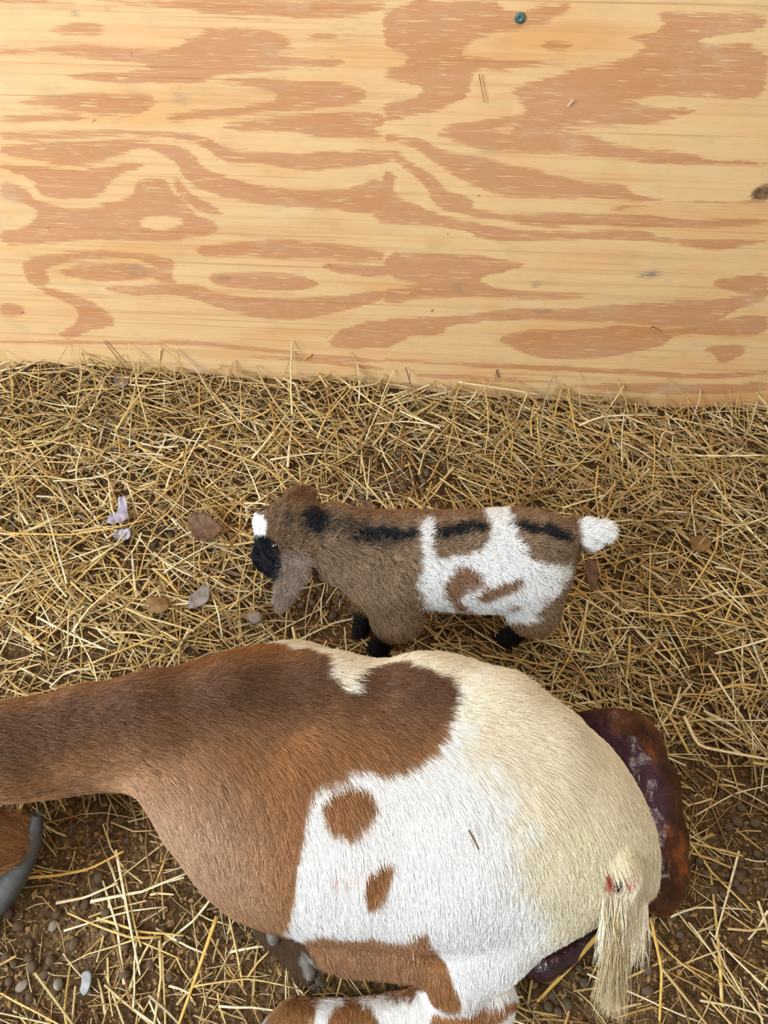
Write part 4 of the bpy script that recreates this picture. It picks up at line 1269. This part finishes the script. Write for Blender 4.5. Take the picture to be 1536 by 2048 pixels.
# ------------------------------------------------------------------ leaves, stones, chips
def leaf(name, px, z, curl, mat, label, cat='leaf', th=.0006):
    out = chaikin(np.array([at(x, y, z)[:2] for x, y in px]), 1 if cat == 'leaf' else 2)
    if cat == 'leaf': out = chaikin(out + np.random.default_rng(len(px)).normal(0, .0011, out.shape), 1)
    c = out.mean(0); R = np.linalg.norm(out-c, axis=1).max(); n = len(out)
    V = []
    r = np.random.default_rng(len(label))
    ph = r.uniform(0, 6, 3)
    for s_ in (1.0, .8, .58, .34, .12):
        for p in out:
            q = (p-c)*s_; u = np.linalg.norm(q)/R; an = math.atan2(q[1], q[0])
            V.append((q[0], q[1], curl*R*(u*u*(0.55+0.45*math.sin(2*an+ph[0])) + 0.22*math.sin(q[0]*520+q[1]*260+ph[1])*u)))
    V = np.array(V); k = 5; m = len(V)
    V = np.concatenate([V, V-[0, 0, th]])
    F = []
    for a in range(k-1):
        for j in range(n):
            b = (j+1) % n; f = (a*n+j, a*n+b, (a+1)*n+b, (a+1)*n+j); F.append(f); F.append(tuple(m+i for i in f[::-1]))
    F.append(tuple((k-1)*n+j for j in range(n))); F.append(tuple(m+(k-1)*n+j for j in range(n))[::-1])
    for j in range(n): b = (j+1) % n; F.append((j, m+j, m+b, b))
    o = mesh_obj(name, V, F, mat, None, True); o.location = (c[0], c[1], z)
    tag(o, label, cat); return o


M_LV = sm('violet_leaf', (134,128,146), (182,176,192), 0.6, .3, 60, .3)
M_LB = sm('brown_leaf', (82,62,50), (120,92,70), 0.7, .3, 70, .4)
M_LG = sm('grey_leaf', (112,104,98), (150,142,134), 0.7, .3, 60, .4)
M_LO = sm('ochre_leaf', (104,76,46), (140,106,66), 0.7, .3, 60, .4)
leaf('dry_leaf', [(246,996),(257,1000),(252,1020),(264,1040),(244,1052),(232,1050),(214,1046),(216,1032),(236,1024),(238,1006)], .034, .5, M_LV, 'curled pale violet dry leaf on the straw left of the baby goat')
leaf('dry_leaf', [(228,1062),(248,1060),(264,1064),(258,1078),(240,1084),(230,1078)], .031, .5, M_LV, 'small violet leaf scrap just below the yellow straw')
leaf('dry_leaf', [(377,1038),(395,1028),(426,1036),(447,1056),(434,1080),(405,1090),(386,1076)], .032, .45, M_LB, 'dark brown curled leaf lying before the baby goat\'s face')
leaf('dry_leaf', [(286,1202),(308,1190),(335,1196),(342,1214),(322,1230),(296,1224)], .030, -.3, M_LO, 'round ochre brown leaf in the straw above the mother goat\'s neck')
leaf('dry_leaf', [(373,1217),(384,1190),(410,1166),(423,1180),(418,1206),(394,1216)], .031, .3, M_LG, 'pointed flat grey leaf beside the round ochre one')
leaf('dry_leaf', [(1168,1116),(1192,1122),(1198,1160),(1186,1192),(1174,1160)], .034, .4, M_LB, 'narrow brown leaf hanging in the straw below the baby goat\'s tail')
leaf('dry_leaf', [(1382,1072),(1408,1070),(1428,1088),(1402,1108),(1378,1096)], .032, .3, M_LO, 'flat tan leaf in the straw right of the baby goat')
leaf('dry_leaf', [(722,1000),(744,1002),(748,1028),(728,1034)], .022, .4, M_LB, 'brown leaf scrap just above the baby goat\'s neck')
leaf('dry_leaf', [(228,750),(250,745),(262,765),(246,780),(230,770)], .050, .3, M_LG, 'greyish brown leaf scrap in the straw under the wall at left')
leaf('bark_chip', [(162,1944),(178,1940),(183,1952),(179,1976),(168,1994),(158,1984),(164,1962)], .012, -.2, sm('grey_chip', (140,140,142), (176,176,178)), 'flat grey chip on the dirt in the lower left corner', 'chip', .004)


def lump(R, seed, flat=(1, .85, .75), amp=.10):
    V, F = [], []; r = np.random.default_rng(seed); nu, nv_ = 12, 8
    V.append((0, 0, 1))
    for i in range(1, nv_):
        for j in range(nu):
            a, b = math.pi*i/nv_, 2*math.pi*j/nu; V.append((math.sin(a)*math.cos(b), math.sin(a)*math.sin(b), math.cos(a)))
    V.append((0, 0, -1)); V = np.array(V)
    V = V*(1+amp*vnoise(V, 1.3, seed))[:, None]*np.array(flat)*R
    for j in range(nu): F.append((0, 1+j, 1+(j+1) % nu))
    for i in range(nv_-2):
        for j in range(nu):
            a = 1+i*nu+j; b = 1+i*nu+(j+1) % nu; F.append((a, a+nu, b+nu, b))
    l = len(V)-1
    for j in range(nu): F.append((l, l-nu+(j+1) % nu, l-nu+j))
    return V, F


M_PEL = sm('dried_dung', (82,66,50), (118,98,78), 0.8, .2, 160, .5)
M_STONE = sm('grey_stone', (118,106,94), (160,148,134), 0.8, .2, 120, .5)
PEL = []
for k in range(8):
    V, F = lump(1.0, 90+k, (1, _r.uniform(.75, .95), _r.uniform(.7, .85)))
    o = mesh_obj('goat_dropping', V, F, M_PEL, None, True); COL.objects.unlink(o); PEL.append(o)
named = []
for (cx, cy_, rx_, ry_, n, zn), place in zip(CLUSTERS, DUNG_AT):
    placed = []
    for k in range(n):
        for _t in range(30):
            p = at(cx + _r.uniform(-rx_, rx_), cy_ + _r.uniform(-ry_, ry_)); R = _r.uniform(.0042, .0080)
            if sdf_poly(p[None, :2], DOE_FOOT)[0] < 0.0: continue
            if all(np.hypot(*(p[:2]-q)) > (R+Rq)*0.9 for q, Rq in placed): break
        else: continue
        placed.append((p[:2], R))
        o = PEL[_r.integers(8)].copy(); o.scale = (R, R, R)
        dz = 0.010*max(0.0, float(density(p[None, :2])[0]))
        o.location = (p[0], p[1], float(ground_z(p[0], p[1])) + R*_r.uniform(.0, .55) + dz); o.rotation_euler = (_r.uniform(-.3, .3), _r.uniform(-.3, .3), _r.uniform(0, 6.28))
        tag(o, None, 'dropping', 'goat droppings ' + place); link(o)
        named.append((to_px(np.array(o.location))[0][0], o, ('large' if R > .0062 else 'small') + ' dark goat dropping ' + place))
name_in_order(named)
for (px, py, R, lab) in [(515,1246,.013,'pale grey angular stone between the baby goat\'s ear and the mother goat'),
                         (1322,1652,.006,'tan stone on the dirt just right of the birth sac'),(108,1852,.007,'small tan stone on the dirt below the horn'),
                         (45,1972,.008,'grey stone in the bottom left corner'),(118,1968,.007,'dark stone right of the bottom left corner stone')]:
    V, F = lump(R, int(px), (1, .8, .6), .16); p = at(px, py)
    o = mesh_obj('stone', V, F, M_STONE, None, True); o.location = (p[0], p[1], float(ground_z(p[0], p[1])) + R*.45 + (.016 if px == 515 else 0)); o.rotation_euler[2] = px
    tag(o, lab, 'stone')

# loose crumbs of dirt and dung: nobody could count them
def crumbs():
    r = np.random.default_rng(99); n = 30000
    c = r.uniform((-0.75, -1.2), (0.75, -0.02), (n*3, 2)); d = density(c)
    c = c[r.random(len(c)) < np.clip(1.15-d, .15, 1)][:n]; n = len(c)
    g = ground_z(c[:, 0], c[:, 1]); R = np.abs(r.normal(0.0011, 0.0009, n)) + 0.0005
    base = np.array([(1, 0, 0), (0, 1, 0), (-1, 0, 0), (0, -1, 0), (0, 0, .8), (0, 0, -.6)])
    tri = np.array([(0,1,4),(1,2,4),(2,3,4),(3,0,4),(1,0,5),(2,1,5),(3,2,5),(0,3,5)])
    an = r.uniform(0, 6.28, n); st = r.uniform(.5, 2.2, n)
    B = base[None]*np.stack([st, np.ones(n), np.full(n, .7)], 1)[:, None, :] + r.normal(0, .18, (n, 6, 3))
    X = B[..., 0]*np.cos(an)[:, None]-B[..., 1]*np.sin(an)[:, None]; Y = B[..., 0]*np.sin(an)[:, None]+B[..., 1]*np.cos(an)[:, None]
    V = np.stack([X, Y, B[..., 2]], -1)*R[:, None, None] + np.stack([c[:, 0], c[:, 1], g+R*.5], 1)[:, None, :]
    F = (tri[None] + 6*np.arange(n)[:, None, None]).reshape(-1, 3)
    t = NT('crumbs', 0.9, 0.15)
    t.l(t.ramp(t.attr('tone').outputs['Fac'], [(0, lin(60,42,28)), (.35, lin(112,82,50)), (.65, lin(134,104,66)), (.85, lin(160,130,86)), (1, lin(70,50,34))]), t.b.inputs['Base Color'])
    o = mesh_obj('dirt_crumbs', V.reshape(-1, 3), F, t.m, None, False, {'tone': np.repeat(r.random(n), 6)})
    tag(o, 'loose crumbs of dirt and trampled dung over the floor', 'dirt', kind='stuff')


crumbs()
for o in PEL + [v[0] for v in VAR]:
    bpy.data.objects.remove(o)
